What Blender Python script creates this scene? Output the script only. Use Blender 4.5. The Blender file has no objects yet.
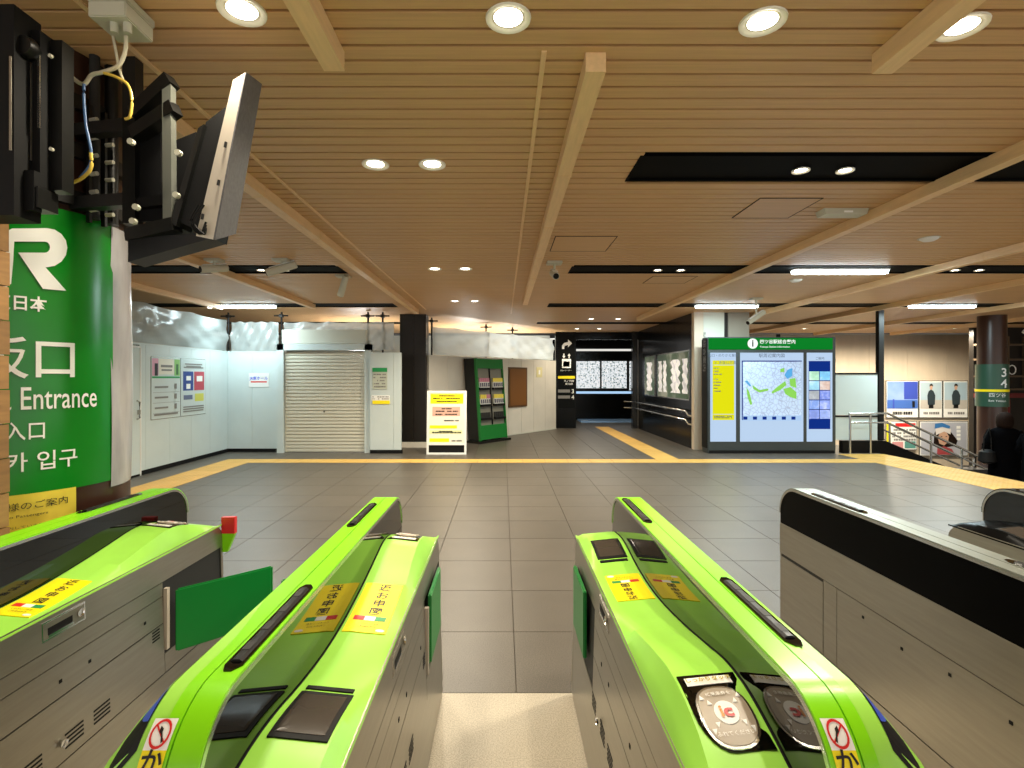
import bpy, bmesh, math, random
from mathutils import Vector, Matrix
random.seed(7)
S = bpy.context.scene
COL = S.collection
PI = math.pi
F, H, U0, V0 = 530.0, 1.48, 503.0, 378.0      # focal length in px, eye height, vanishing point
CZ = 2.84                                      # ceiling height

# ------------------------------------------------------------------ camera, world, exposure
cd = bpy.data.cameras.new('camera'); cam = bpy.data.objects.new('camera', cd); COL.objects.link(cam)
cam.location = (0, 0, H); cam.rotation_euler = (PI/2, 0, 0)
cd.sensor_fit = 'HORIZONTAL'; cd.sensor_width = 36; cd.lens = 36*F/1024
cd.shift_x = (512-U0)/1024; cd.shift_y = -(384-V0)/1024; cd.clip_start = .02
S.camera = cam
W = bpy.data.worlds.new('world'); S.world = W; W.use_nodes = True
W.node_tree.nodes['Background'].inputs[0].default_value = (1, .97, .92, 1)
W.node_tree.nodes['Background'].inputs[1].default_value = 1.0
S.view_settings.view_transform = 'Standard'; S.view_settings.look = 'None'
S.view_settings.gamma = 1; S.view_settings.use_curve_mapping = False
S.view_settings.exposure = 0.45

# ------------------------------------------------------------------ materials
def lin(c):
    return tuple(((v/255)/12.92 if v/255 <= .04045 else ((v/255+.055)/1.055)**2.4) for v in c)
MATS = {}
def mat(name, col, rough=.5, metal=0., ior=1.5, noise=0., nscale=20., stretch=(1,1,1), bump=0., rand=0., emit=0., alpha=1., trans=0., speck=0.):
    if name in MATS: return MATS[name]
    m = bpy.data.materials.new(name); m.use_nodes = True
    nt = m.node_tree; b = nt.nodes['Principled BSDF']; L = nt.links.new
    c = lin(col)
    b.inputs['Base Color'].default_value = (*c, 1); b.inputs['Roughness'].default_value = rough
    b.inputs['Metallic'].default_value = metal; b.inputs['IOR'].default_value = ior
    b.inputs['Alpha'].default_value = alpha; b.inputs['Transmission Weight'].default_value = trans
    if emit:
        b.inputs['Emission Color'].default_value = (*c, 1); b.inputs['Emission Strength'].default_value = emit
    if noise or bump or rand or speck:
        tc = nt.nodes.new('ShaderNodeTexCoord'); mp = nt.nodes.new('ShaderNodeMapping'); mp.inputs['Scale'].default_value = stretch
        gm = nt.nodes.new('ShaderNodeNewGeometry'); L(gm.outputs['Position'], mp.inputs['Vector'])
        nz = nt.nodes.new('ShaderNodeTexNoise'); nz.inputs['Scale'].default_value = nscale; nz.inputs['Detail'].default_value = 5
        L(mp.outputs[0], nz.inputs['Vector'])
        val = None
        if noise:
            r = nt.nodes.new('ShaderNodeMapRange'); r.inputs[1].default_value = .3; r.inputs[2].default_value = .7
            r.inputs[3].default_value = 1-noise; r.inputs[4].default_value = 1+noise; L(nz.outputs[0], r.inputs[0]); val = r.outputs[0]
        if speck:
            n2 = nt.nodes.new('ShaderNodeTexNoise'); n2.inputs['Scale'].default_value = 170; n2.inputs['Detail'].default_value = 2
            L(gm.outputs['Position'], n2.inputs['Vector'])
            r2 = nt.nodes.new('ShaderNodeMapRange'); r2.inputs[1].default_value = .38; r2.inputs[2].default_value = .62
            r2.inputs[3].default_value = 1-speck; r2.inputs[4].default_value = 1+speck; L(n2.outputs[0], r2.inputs[0])
            if val is None: val = r2.outputs[0]
            else:
                mm = nt.nodes.new('ShaderNodeMath'); mm.operation = 'MULTIPLY'; L(val, mm.inputs[0]); L(r2.outputs[0], mm.inputs[1]); val = mm.outputs[0]
        if rand:
            oi = nt.nodes.new('ShaderNodeObjectInfo'); r3 = nt.nodes.new('ShaderNodeMapRange')
            r3.inputs[3].default_value = 1-rand; r3.inputs[4].default_value = 1+rand; L(oi.outputs['Random'], r3.inputs[0])
            if val is None: val = r3.outputs[0]
            else:
                mm = nt.nodes.new('ShaderNodeMath'); mm.operation = 'MULTIPLY'; L(val, mm.inputs[0]); L(r3.outputs[0], mm.inputs[1]); val = mm.outputs[0]
        if val is not None:
            mx = nt.nodes.new('ShaderNodeVectorMath'); mx.operation = 'SCALE'; mx.inputs[0].default_value = c; L(val, mx.inputs['Scale'])
            L(mx.outputs[0], b.inputs['Base Color'])
        if bump:
            bp = nt.nodes.new('ShaderNodeBump'); bp.inputs['Strength'].default_value = bump; bp.inputs['Distance'].default_value = .01
            L(nz.outputs[0], bp.inputs['Height']); L(bp.outputs[0], b.inputs['Normal'])
    MATS[name] = m
    return m
def emi(name, col, s):
    if name in MATS: return MATS[name]
    m = bpy.data.materials.new(name); m.use_nodes = True; nt = m.node_tree; nt.nodes.clear()
    e = nt.nodes.new('ShaderNodeEmission'); e.inputs[0].default_value = (*lin(col), 1); e.inputs[1].default_value = s
    o = nt.nodes.new('ShaderNodeOutputMaterial'); nt.links.new(e.outputs[0], o.inputs[0]); MATS[name] = m
    return m
def pattern_mat(name, cols, scale, kind='noise', emit=0., rough=.4):
    """flat print: colour blotches from a noise / voronoi ramp (posters, maps, frosted film)"""
    if name in MATS: return MATS[name]
    m = bpy.data.materials.new(name); m.use_nodes = True; nt = m.node_tree; b = nt.nodes['Principled BSDF']; L = nt.links.new
    g = nt.nodes.new('ShaderNodeNewGeometry')
    if kind == 'noise':
        t = nt.nodes.new('ShaderNodeTexNoise'); t.inputs['Scale'].default_value = scale; t.inputs['Detail'].default_value = 4; out = t.outputs[0]
    else:
        t = nt.nodes.new('ShaderNodeTexVoronoi'); t.feature = 'DISTANCE_TO_EDGE'; t.inputs['Scale'].default_value = scale; out = t.outputs['Distance']
    L(g.outputs['Position'], t.inputs['Vector'])
    r = nt.nodes.new('ShaderNodeValToRGB'); r.color_ramp.interpolation = 'LINEAR'
    els = r.color_ramp.elements
    while len(els) < len(cols): els.new(.5)
    for e, (p, c) in zip(els, cols): e.position = p; e.color = (*lin(c), 1)
    L(out, r.inputs[0]); L(r.outputs[0], b.inputs['Base Color']); b.inputs['Roughness'].default_value = rough
    if emit: L(r.outputs[0], b.inputs['Emission Color']); b.inputs['Emission Strength'].default_value = emit
    MATS[name] = m
    return m

M = dict(
 steel=mat('brushed_steel', (164,159,146), .34, .9, noise=.06, nscale=6, stretch=(1,1,14), bump=.02),
 steel_dk=mat('dark_core', (30,30,28), .6),
 chrome=mat('chrome', (225,225,222), .15, 1.),
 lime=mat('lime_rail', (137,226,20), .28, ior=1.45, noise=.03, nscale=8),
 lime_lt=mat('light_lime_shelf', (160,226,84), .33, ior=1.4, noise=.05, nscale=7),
 black_gl=mat('black_acrylic', (5,6,5), .03, ior=1.55),
 black=mat('black_matt', (12,12,12), .6, ior=1.3),
 black_out=mat('black_side_panel', (4,4,4), .3, ior=1.12), slotblack=mat('slot_black', (5,5,5), .7, ior=1.15),
 black_metal=mat('black_metal', (22,22,20), .38, .3, noise=.15, nscale=30),
 flap=mat('green_flap', (10,128,50), .35),
 yellow=mat('yellow_print', (255,235,0), .45),
 white=mat('white_paint', (232,232,228), .45),
 whiteprint=mat('white_print', (245,245,240), .4),
 ink=mat('black_ink', (20,20,20), .5),
 red=mat('red_print', (215,40,40), .4),
 greenprint=mat('green_print', (30,150,80), .4),
 blue=mat('blue_print', (60,90,215), .35),
 orange=mat('orange_print', (235,150,50), .4),
 grey=mat('grey_print', (128,126,122), .5),
 taupe=mat('reader_taupe', (165,152,132), .35),
 plank=mat('ceiling_wood', (204,163,114), .45, noise=.07, nscale=9, stretch=(.3,9,1), rand=.03),
 groove=mat('groove_dark', (20,12,6), .8),
 duct=mat('duct_wood', (232,196,146), .45, noise=.06, nscale=5, stretch=(10,1,10)),
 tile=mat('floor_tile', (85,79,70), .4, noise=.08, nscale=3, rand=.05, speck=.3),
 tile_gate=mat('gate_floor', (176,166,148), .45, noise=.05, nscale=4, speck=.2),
 grout=mat('grout', (96,89,78), .8),
 tact=mat('tactile_yellow', (206,164,82), .55, noise=.08, nscale=5, rand=.05),
 hoard=mat('hoarding_white', (200,212,211), .4, noise=.03, nscale=3),
 hoard_c=mat('hoarding_cream', (214,209,196), .45, noise=.04, nscale=3),
 shut=mat('shutter_slat', (214,212,196), .4, .1),
 dark=mat('dark_bronze', (28,24,20), .4, .2, noise=.08, nscale=4),
 blackwall=mat('black_wall_panel', (5,6,5), .2, ior=1.25, noise=.1, nscale=2),
 beige=mat('beige_wall_panel', (203,188,166), .55, noise=.05, nscale=5, stretch=(1,1,.2), rand=.03),
 pale=mat('pale_wall_panel', (205,206,192), .5),
 taupewall=mat('taupe_panel', (150,142,126), .5),
 colbrown=mat('column_brown', (58,34,24), .3, noise=.1, nscale=5),
 jrgreen=mat('green_wrap', (14,128,28), .22, noise=.12, nscale=2.2, bump=.01),
 plastic_gray=mat('clear_wrap', (170,168,170), .25, noise=.2, nscale=9, stretch=(1,1,.4), bump=.5),
 paper_yellow=mat('yellow_paper', (236,212,70), .5, noise=.12, nscale=7, bump=.1),
 woodpost=mat('wood_block', (150,112,66), .5, noise=.2, nscale=8, stretch=(1,1,6), rand=.25),
 boxgrey=mat('pale_grey_plastic', (196,194,174), .45),
 cabw=mat('cable_white', (205,198,170), .45), caby=mat('cable_yellow', (212,180,70), .45), cabb=mat('cable_blue', (70,110,160), .45),
 panel_edge=mat('display_edge', (196,186,170), .4), panel_face=mat('display_face', (92,90,92), .55, noise=.2, nscale=60),
 rackgreen=mat('rack_green', (18,112,42), .4), rackgrey=mat('rack_grey', (120,118,106), .45),
 brown=mat('brown_board', (120,78,36), .45),
 coat=mat('black_coat', (8,8,10), .95, ior=1.1), hair=mat('brown_hair', (30,18,12), .8, ior=1.2, noise=.3, nscale=60), skin=mat('skin', (206,166,140), .5),
 signgreen=mat('sign_dark_green', (44,84,66), .35), infogreen=emi('info_header_green', (16,140,44), .6),
 boardgrey=mat('board_charcoal', (48,56,56), .4), maroon=mat('maroon_frame', (110,28,30), .4),
 silver=mat('silver_rail', (190,190,184), .22, .9), grey_rail=mat('grey_steel_rail', (128,132,122), .4, .6),
 frost=mat('frosted_panel', (206,218,214), .35, trans=.0),
 bulb=emi('bulb', (255,246,226), 14.), tube=emi('tube_white', (232,250,255), 16.),
 rim=mat('lamp_rim', (240,236,220), .35),
)
def sheet_mat():
    m = bpy.data.materials.new('plastic_sheet'); m.use_nodes = True; nt = m.node_tree; nt.nodes.clear(); N = nt.nodes.new; L = nt.links.new
    c = (*lin((206,216,214)), 1); d = N('ShaderNodeBsdfDiffuse'); d.inputs[0].default_value = c; t = N('ShaderNodeBsdfTranslucent'); t.inputs[0].default_value = c
    tr = N('ShaderNodeBsdfTransparent'); g = N('ShaderNodeBsdfGlossy'); g.inputs['Roughness'].default_value = .25
    gm = N('ShaderNodeNewGeometry'); nz = N('ShaderNodeTexNoise'); nz.inputs['Scale'].default_value = 3.5; nz.inputs['Detail'].default_value = 4; L(gm.outputs['Position'], nz.inputs['Vector'])
    bp = N('ShaderNodeBump'); bp.inputs['Strength'].default_value = .5; bp.inputs['Distance'].default_value = .04; L(nz.outputs[0], bp.inputs['Height'])
    for q in (d, t, g): L(bp.outputs[0], q.inputs['Normal'])
    out = N('ShaderNodeOutputMaterial'); prev = d.outputs[0]
    for q, f in ((t,.5), (tr,.22), (g,.06)):
        mx = N('ShaderNodeMixShader'); mx.inputs[0].default_value = f; L(prev, mx.inputs[1]); L(q.outputs[0], mx.inputs[2]); prev = mx.outputs[0]
    L(prev, out.inputs[0]); return m
M['sheet'] = sheet_mat()

# ------------------------------------------------------------------ helpers
class B:
    """collects shapes of one part into one mesh"""
    def __init__(s): s.v = []; s.f = []
    def add(s, vs, fs):
        o = len(s.v); s.v += [tuple(v) for v in vs]; s.f += [tuple(i+o for i in f) for f in fs]; return s
    def box(s, x0, x1, y0, y1, z0, z1):
        v = [(x,y,z) for x in (x0,x1) for y in (y0,y1) for z in (z0,z1)]
        return s.add(v, [(0,1,3,2),(4,6,7,5),(0,4,5,1),(2,3,7,6),(0,2,6,4),(1,5,7,3)])
    def hexa(s, bot, top):
        return s.add(list(bot)+list(top), [(3,2,1,0),(4,5,6,7),(0,1,5,4),(1,2,6,5),(2,3,7,6),(3,0,4,7)])
    def tube(s, pts, r, n=8, caps=True):
        pts = [Vector(p) for p in pts]; rings = []; o = len(s.v); k = len(pts)
        rr = r if isinstance(r, (list, tuple)) else [r]*k
        for i, p in enumerate(pts):
            t = (pts[min(i+1,k-1)]-pts[max(i-1,0)]).normalized()
            a = t.cross(Vector((0,0,1)));  a = a if a.length > 1e-3 else t.cross(Vector((1,0,0))); a.normalize(); b = t.cross(a)
            for j in range(n):
                q = 2*PI*j/n; s.v.append(tuple(p+(a*math.cos(q)+b*math.sin(q))*rr[i]))
        for i in range(k-1):
            for j in range(n):
                s.f.append((o+i*n+j, o+i*n+(j+1)%n, o+(i+1)*n+(j+1)%n, o+(i+1)*n+j))
        if caps: s.f.append(tuple(o+j for j in range(n))[::-1]); s.f.append(tuple(o+(k-1)*n+j for j in range(n)))
        return s
    def lathe(s, prof, c=(0,0,0), n=24, ax='z'):
        o = len(s.v)
        for r, h in prof:
            for j in range(n):
                q = 2*PI*j/n; p = (r*math.cos(q), r*math.sin(q), h)
                s.v.append((c[0]+p[0], c[1]+p[1], c[2]+p[2]) if ax == 'z' else (c[0]+p[0], c[1]+p[2], c[2]+p[1]))
        for i in range(len(prof)-1):
            for j in range(n):
                s.f.append((o+i*n+j, o+i*n+(j+1)%n, o+(i+1)*n+(j+1)%n, o+(i+1)*n+j))
        return s
    def prism(s, outline, a0, a1, ax='x'):
        """outline of 2D points extruded along an axis; x: (y,z), y: (x,z), z: (x,y)"""
        n = len(outline)
        def P(p, a): return (a,p[0],p[1]) if ax == 'x' else (p[0],a,p[1]) if ax == 'y' else (p[0],p[1],a)
        return s.add([P(p,a0) for p in outline]+[P(p,a1) for p in outline],
            [tuple(range(n))[::-1], tuple(range(n,2*n))]+[(i,(i+1)%n,(i+1)%n+n,i+n) for i in range(n)])
    def grid(s, fn, nu, nv):
        o = len(s.v)
        for i in range(nu+1):
            for j in range(nv+1): s.v.append(tuple(fn(i/nu, j/nv)))
        for i in range(nu):
            for j in range(nv):
                a = o+i*(nv+1)+j; s.f.append((a,a+nv+1,a+nv+2,a+1))
        return s
    def build(s, name, m, parent=None, smooth=False, bevel=0.):
        me = bpy.data.meshes.new(name); me.from_pydata(s.v, [], s.f)
        bm = bmesh.new(); bm.from_mesh(me); bmesh.ops.recalc_face_normals(bm, faces=bm.faces)
        if bevel:
            bmesh.ops.bevel(bm, geom=[e for e in bm.edges if e.is_manifold and e.calc_face_angle(0) > .6], offset=bevel, segments=2, affect='EDGES', clamp_overlap=True)
        bm.to_mesh(me); bm.free()
        if smooth:
            me.polygons.foreach_set('use_smooth', [True]*len(me.polygons)); 
            try: me.set_sharp_from_angle(angle=.7)
            except Exception: pass
        me.materials.append(m if not isinstance(m, str) else M[m])
        o = bpy.data.objects.new(name, me); COL.objects.link(o)
        if parent is not None: o.parent = parent
        return o
def box(name, x0,x1,y0,y1,z0,z1, m, parent=None, bevel=0.):
    return B().box(x0,x1,y0,y1,z0,z1).build(name, m, parent, bevel=bevel)
def empty(name, loc=(0,0,0), rz=0):
    o = bpy.data.objects.new(name, None); COL.objects.link(o); o.location = loc; o.rotation_euler = (0,0,rz); o.empty_display_size = .1; return o
def tag(o, label, cat, group=None):
    o['label'] = label; o['category'] = cat
    if group: o['group'] = group
    return o
def struct(o): o['kind'] = 'structure'; return o
def thing(name, label, cat, loc=(0,0,0), rz=0, group=None): return tag(empty(name, loc, rz), label, cat, group)
def copy_tree(o, parent=None):
    c = o.copy(); COL.objects.link(c); c.parent = parent
    for ch in o.children: copy_tree(ch, c)
    return c
def P(u, v, Z): return Vector(((u-U0)/F*Z, Z, H+(V0-v)/F*Z))
TXT = {}
def text_geo(s, size, ax='CENTER', ay='CENTER', bold=0.):
    cu = bpy.data.curves.new('txt', 'FONT'); cu.body = s; cu.size = size; cu.align_x = ax; cu.align_y = ay; cu.resolution_u = 3; cu.offset = bold
    o = bpy.data.objects.new('txt', cu); COL.objects.link(o)
    me = bpy.data.meshes.new_from_object(o.evaluated_get(bpy.context.evaluated_depsgraph_get()))
    v = [tuple(p.co) for p in me.vertices]; f = [tuple(p.vertices) for p in me.polygons]
    bpy.data.objects.remove(o); bpy.data.curves.remove(cu); bpy.data.meshes.remove(me)
    return v, f
def text(name, s, size, fn, m, parent=None, ax='CENTER', ay='CENTER', bold=0., wide=1.):
    v, f = text_geo(s, size, ax, ay, bold)
    return B().add([fn(p[0]*wide, p[1]) for p in v], f).build(name, m, parent)
def facing(origin, right=(1,0,0), up=(0,0,1)):
    o, r, u = Vector(origin), Vector(right), Vector(up)
    return lambda x, y: o+r*x+u*y
def lines(b, x0, x1, z0, z1, n, y, fill=.45, dens=.75, seed=0):
    """rows of little print bars on an upright face at depth y"""
    rr = random.Random(seed); dz = (z1-z0)/n
    for i in range(n):
        x = x0; z = z1-(i+.5)*dz
        while x < x1-.01:
            w = rr.uniform(.012, .05)*(x1-x0)*2
            if rr.random() < dens: b.box(x, min(x+w,x1), y-.002, y, z-dz*fill/2, z+dz*fill/2)
            x += w*1.25
    return b

# ------------------------------------------------------------------ floor
floor = struct(box('floor', -9, 7.4, -3.5, 19, -.3, -.012, 'grout'))
T = .6; X0T = .065; Y0T = 2.493
tile_me = None
far = B()
for j in range(0, 28):
    for i in range(-15, 13):
        x0 = X0T+i*T; y0 = Y0T+j*T; x1 = min(x0+T, 7.4); y1 = y0+T; x0 = max(x0, -9)
        if x1-x0 < .05: continue
        u0 = U0+F*(x0 if x0 > 0 else x0)/y1
        vis = -5.4 < x0 and j < 10 and -.15*T*0-.98*y1 < x1 and x0 < 1.0*y1
        if vis and x1-x0 > .59:
            if tile_me is None:
                o = box('floor_tile', 0, T-.005, 0, T-.005, -.012, 0, 'tile'); tile_me = o.data
            else:
                o = bpy.data.objects.new('floor_tile', tile_me); COL.objects.link(o)
            o.parent = floor; o.location = (x0, y0, 0)
        else: far.box(x0, x1-.005, y0, y1-.005, -.012, 0)
o = far.build('floor_tiles', 'tile', floor); o['kind'] = 'stuff'
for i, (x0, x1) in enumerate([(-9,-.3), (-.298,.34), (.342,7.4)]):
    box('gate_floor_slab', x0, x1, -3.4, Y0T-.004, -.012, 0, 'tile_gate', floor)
# tactile paving, tiles with raised bars / blisters
tact = tag(empty('tactile_paving', (0,9.45,0)), 'yellow tactile paving line laid across and along the concourse floor', 'paving')
def tact_tile(x0, x1, y0, y1, dots):
    b = B().box(x0+.003, x1-.003, y0+.003, y1-.003, .0005, .004)
    nx = max(2, round((x1-x0)/.075)); ny = max(2, round((y1-y0)/.075))
    if dots:
        for i in range(nx):
            for j in range(ny):
                cx = x0+(i+.5)*(x1-x0)/nx; cy = y0+(j+.5)*(y1-y0)/ny; r = .012
                b.add([(cx-r,cy-r,.004),(cx+r,cy-r,.004),(cx+r,cy+r,.004),(cx-r,cy+r,.004),(cx,cy,.009)], [(0,1,4),(1,2,4),(2,3,4),(3,0,4)])
    o = b.build('tactile_tile', 'tact', tact); o.location = (0,-9.45,0)
x = -4.45
while x < 6.45: tact_tile(x, min(x+.4,6.5), 9.25, 9.65, False); x += .4
y = 9.65
while y > 5.2: tact_tile(-5.0, -4.45, y-.4, y, True); y -= .4
y = 9.65
while y < 15.8: tact_tile(2.78, 3.2, y, y+.4, False); y += .4
for i in range(16):
    for k in range(3): tact_tile(6.5+.3*k, 6.8+.3*k, 10.3-.3*(i+1), 10.3-.3*i, True)

# ------------------------------------------------------------------ ceiling
ceil = struct(box('ceiling', -9, 17, -3.5, 19, CZ+.06, CZ+.16, 'groove'))
box('ceiling_slab', -9, 17, -3.4, 1.55, CZ, CZ+.06, 'plank', ceil)
PT = .103; SL = [(3.26,3.64), (6.47,6.86), (9.67,10.12), (12.9,13.3)]
y = 1.55; k = 0
while y < 16.0:
    segs = [(-9, 17)]
    for a, c in SL:
        if y+PT > a+.02 and y < c-.02:
            segs = [(-2.03,.86)] if a > 4 else [(-9,.86)]
    for a, c in segs: box('ceiling_plank', a, c, y+.0085, y+PT-.0085, CZ, CZ+.06, 'plank', ceil)
    y += PT
for a, c in SL:                       # light slots; near-black backing stands in for the shade of a deep recess
    segs = [(.86, 17)]+([(-9,-2.03)] if a > 4 else [])
    for x0, x1 in segs:
        b = B().box(x0,x1,a-.02,a,CZ-.004,CZ+.02).box(x0,x1,c,c+.02,CZ-.004,CZ+.02)
        if x0 > 0: b.box(x0-.02,x0,a-.02,c+.02,CZ-.004,CZ+.02)
        else: b.box(x1,x1+.02,a-.02,c+.02,CZ-.004,CZ+.02)
        b.build('light_slot', 'slotblack', ceil)
        box('slot_back', x0, x1, a, c, CZ+.010, CZ+.019, 'slotblack', ceil)
for x0, y0, y1 in [(.16, 2.2, 11.2), (-1.54, 1.6, 10.5)]:
    box('ceiling_strip', x0, x0+.022, y0, y1, CZ-.008, CZ, 'duct', ceil)
hl = ['square access hatch in the ceiling beside the emergency lamp', 'wide access hatch in the ceiling near the central wooden duct', 'access hatch in the ceiling behind the second light slot']
for (x0,x1,y0,y1), lb in zip([(1.94,2.42,4.0,4.5), (.5,1.1,5.08,5.68), (2.0,2.6,7.07,7.6)], hl):
    t = thing('ceiling_hatch', lb, 'hatch', (x0,y0,CZ), group='ceiling access hatches'); w = .008
    b = B(); X, Y = x1-x0, y1-y0
    b.box(0,X,0,w,-.004,0).box(0,X,Y-w,Y,-.004,0).box(0,w,w,Y-w,-.004,0).box(X-w,X,w,Y-w,-.004,0)
    b.build('hatch_frame', 'groove', t); box('hatch_cover', w, X-w, w, Y-w, -.003, 0, 'plank', t)

# wooden ducts running along the ceiling
def duct(label, x0, y0, y1, w=.085, d=.082):
    t = thing('ceiling_duct', label, 'duct', (x0,y0,CZ), group='wooden ceiling ducts')
    y = y0; L = 1.15; i = 0
    while y < y1-.05:
        e = min(y+L, y1)
        box('duct_section', 0, w, y-y0+.002, e-y0-.002, -d, -.001, 'duct', t)
        if e < y1-.1: box('joint_band', -.003, w+.003, e-y0-.012, e-y0+.012, -d-.003, -.001, 'duct', t)
        y = e
    return t
duct('short wooden ceiling duct ending above the left ticket gates', -.745, .2, 2.21)
duct('short wooden ceiling duct ending at the upper right among the downlights', 1.55, .2, 2.23)
duct('long wooden ceiling duct running down the middle of the ceiling', .345, 2.21, 9.3)
duct('long wooden ceiling duct left of the downlight pairs', -1.77, 2.6, 10.6)
duct('wooden ceiling duct passing the two bullet cameras at left', -3.55, 3.2, 9.8)
duct('wooden ceiling duct above the left hoarding', -5.32, 5, 9.9)
for lb, x in [('long wooden ceiling duct crossing the black light slot at right', 2.97), ('wooden ceiling duct just right of the long tube light', 5.2),
              ('wooden ceiling duct meeting the top of the black post', 7.05), ('wooden ceiling duct left of the dark brown round column', 9.3), ('farthest right wooden ceiling duct above the poster wall', 11.6)]:
    duct(lb, x, 2.3, 11.8 if x < 4 else 15.9)

# ------------------------------------------------------------------ lamps
def downlight(label, x, y, r=.085, power=26, group='round ceiling downlights'):
    t = thing('downlight', label, 'lamp', (x,y,CZ), group=group)
    B().lathe([(r*.74,-.001),(r*.86,-.006),(r,-.008),(r*1.02,-.001)]).build('rim', 'rim', t, True)
    B().lathe([(r*.60,.012),(r*.66,.0),(r*.74,-.001)]).build('reflector', 'rim', t, True)
    B().lathe([(0.0001,-.0006),(r*.64,-.0004)]).build('lamp_disc', 'bulb', t)
    l = bpy.data.lights.new('lamp_light', 'SPOT'); l.energy = power; l.spot_size = math.radians(168 if 'poster wall' in label else 150); l.spot_blend = .7; l.shadow_soft_size = r*.6
    l.color = (1,.89,.70)
    lo = bpy.data.objects.new('lamp_light', l); COL.objects.link(lo); lo.parent = t; lo.location = (0,0,-.02)
    return t
D = downlight
D('round ceiling downlight nearest the left edge, beside the short duct', -.965, 1.96, power=60)
D('round ceiling downlight at top centre of the ceiling', .02, 2.0, power=60)
D('round ceiling downlight at top, between centre and the right short duct', .99, 2.02, power=60)
D('round ceiling downlight touching the right short duct', 1.775, 2.05, power=60)
D('left downlight of the nearest pair', -.81, 3.37, power=60)
D('right downlight of the nearest pair', -.45, 3.37, power=60)
D('left downlight of the middle pair', -.85, 6.6, power=150)
D('right downlight of the middle pair', -.47, 6.6, power=150)
D('left downlight of the farthest pair', -.85, 9.36, power=150)
D('right downlight of the farthest pair', -.50, 9.36, power=150)
D('left downlight of the pair over the corridor tactile line', 2.03, 12.2, power=90)
D('right downlight of the pair over the corridor tactile line', 2.65, 12.2, power=90)
D('left downlight in the ceiling before the dark corridor', 2.04, 14.6, power=70)
D('right downlight in the ceiling before the dark corridor', 2.65, 14.6, power=60)
for k, x in enumerate((8.3, 10.4, 12.4)):  # lamps added to brighten the far wall and its posters
    D(('first','second','third')[k]+' added downlight from the left before the far poster wall', x, 14.6, power=480, group='downlights before the poster wall')
for lb, x, y in [('left spot lamp in the nearest black slot', 1.95, 3.47), ('right spot lamp in the nearest black slot', 2.24, 3.47),
                 ('left spot lamp in the second black slot', 1.95, 6.68), ('right spot lamp in the second black slot', 2.24, 6.68),
                 ('left spot lamp in the black slot by the right duct', 5.7, 6.68), ('right spot lamp in the black slot by the right duct', 6.0, 6.68),
                 ('left spot lamp in the slot behind the wall cameras', -3.05, 6.68), ('right spot lamp in the slot behind the wall cameras', -2.75, 6.68)]:
    D(lb, x, y, r=.055, power=110, group='spot lamps in the black slots')
def tube_lamp(label, x0, x1, y, power=45):
    t = thing('tube_light', label, 'lamp', ((x0+x1)/2,y,CZ), group='ceiling tube lights'); w = (x1-x0)/2
    box('housing', -w, w, -.07, .07, -.010, .008, 'white', t)
    B().prism([(-.055,-.010),(-.045,-.05),(.045,-.05),(.055,-.010)], -w+.01, w-.01, 'x').build('diffuser', 'tube', t)
    l = bpy.data.lights.new('lamp_light', 'AREA'); l.shape = 'RECTANGLE'; l.size = 2*w; l.size_y = .12; l.energy = power; l.color = (.74,.95,1)
    lo = bpy.data.objects.new('lamp_light', l); COL.objects.link(lo); lo.parent = t; lo.location = (0,0,-.06)
tube_lamp('long white tube light above the information board', 3.64, 4.82, 6.66, 90)
tube_lamp('white tube light in the third slot above the pale pillar', 3.6, 4.75, 9.9, 40)
tube_lamp('white tube light at right, left of the dark round column', 7.6, 8.8, 9.9, 70)
tube_lamp('cool white tube light above the left hoarding corner', -5.5, -4.25, 9.9, 34)
def work_light(label, x, y, power):
    t = thing('work_light', label, 'lamp', (x,y,0), group='work lights behind the hoardings')
    for q in range(3): B().tube([(0,0,.9),(.35*math.cos(2.1*q),.35*math.sin(2.1*q),.012)], .012, 6).build('tripod_leg', 'black_metal', t, True)
    B().tube([(0,0,.9),(0,0,1.5)], .015, 8).build('pole', 'black_metal', t, True); box('housing', -.2, .2, -.15, .15, 1.5, 1.56, 'black_metal', t); box('diffuser', -.19, .19, -.14, .14, 1.56, 1.57, 'tube', t)
    l = bpy.data.lights.new('lamp_light', 'AREA'); l.shape = 'RECTANGLE'; l.size = .4; l.size_y = .3; l.energy = power; l.color = (1,.98,.95)
    lo = bpy.data.objects.new('lamp_light', l); COL.objects.link(lo); lo.parent = t; lo.location = (0,0,1.6); lo.rotation_euler = (PI,0,0)
work_light('work light on a tripod behind the angled cream hoarding', -.9, 14.3, 60)
work_light('work light on a tripod behind the hoarding beyond the rack', .3, 15.6, 40)
work_light('work light on a tripod behind the roller shutter', -3.4, 12.6, 45)

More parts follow.
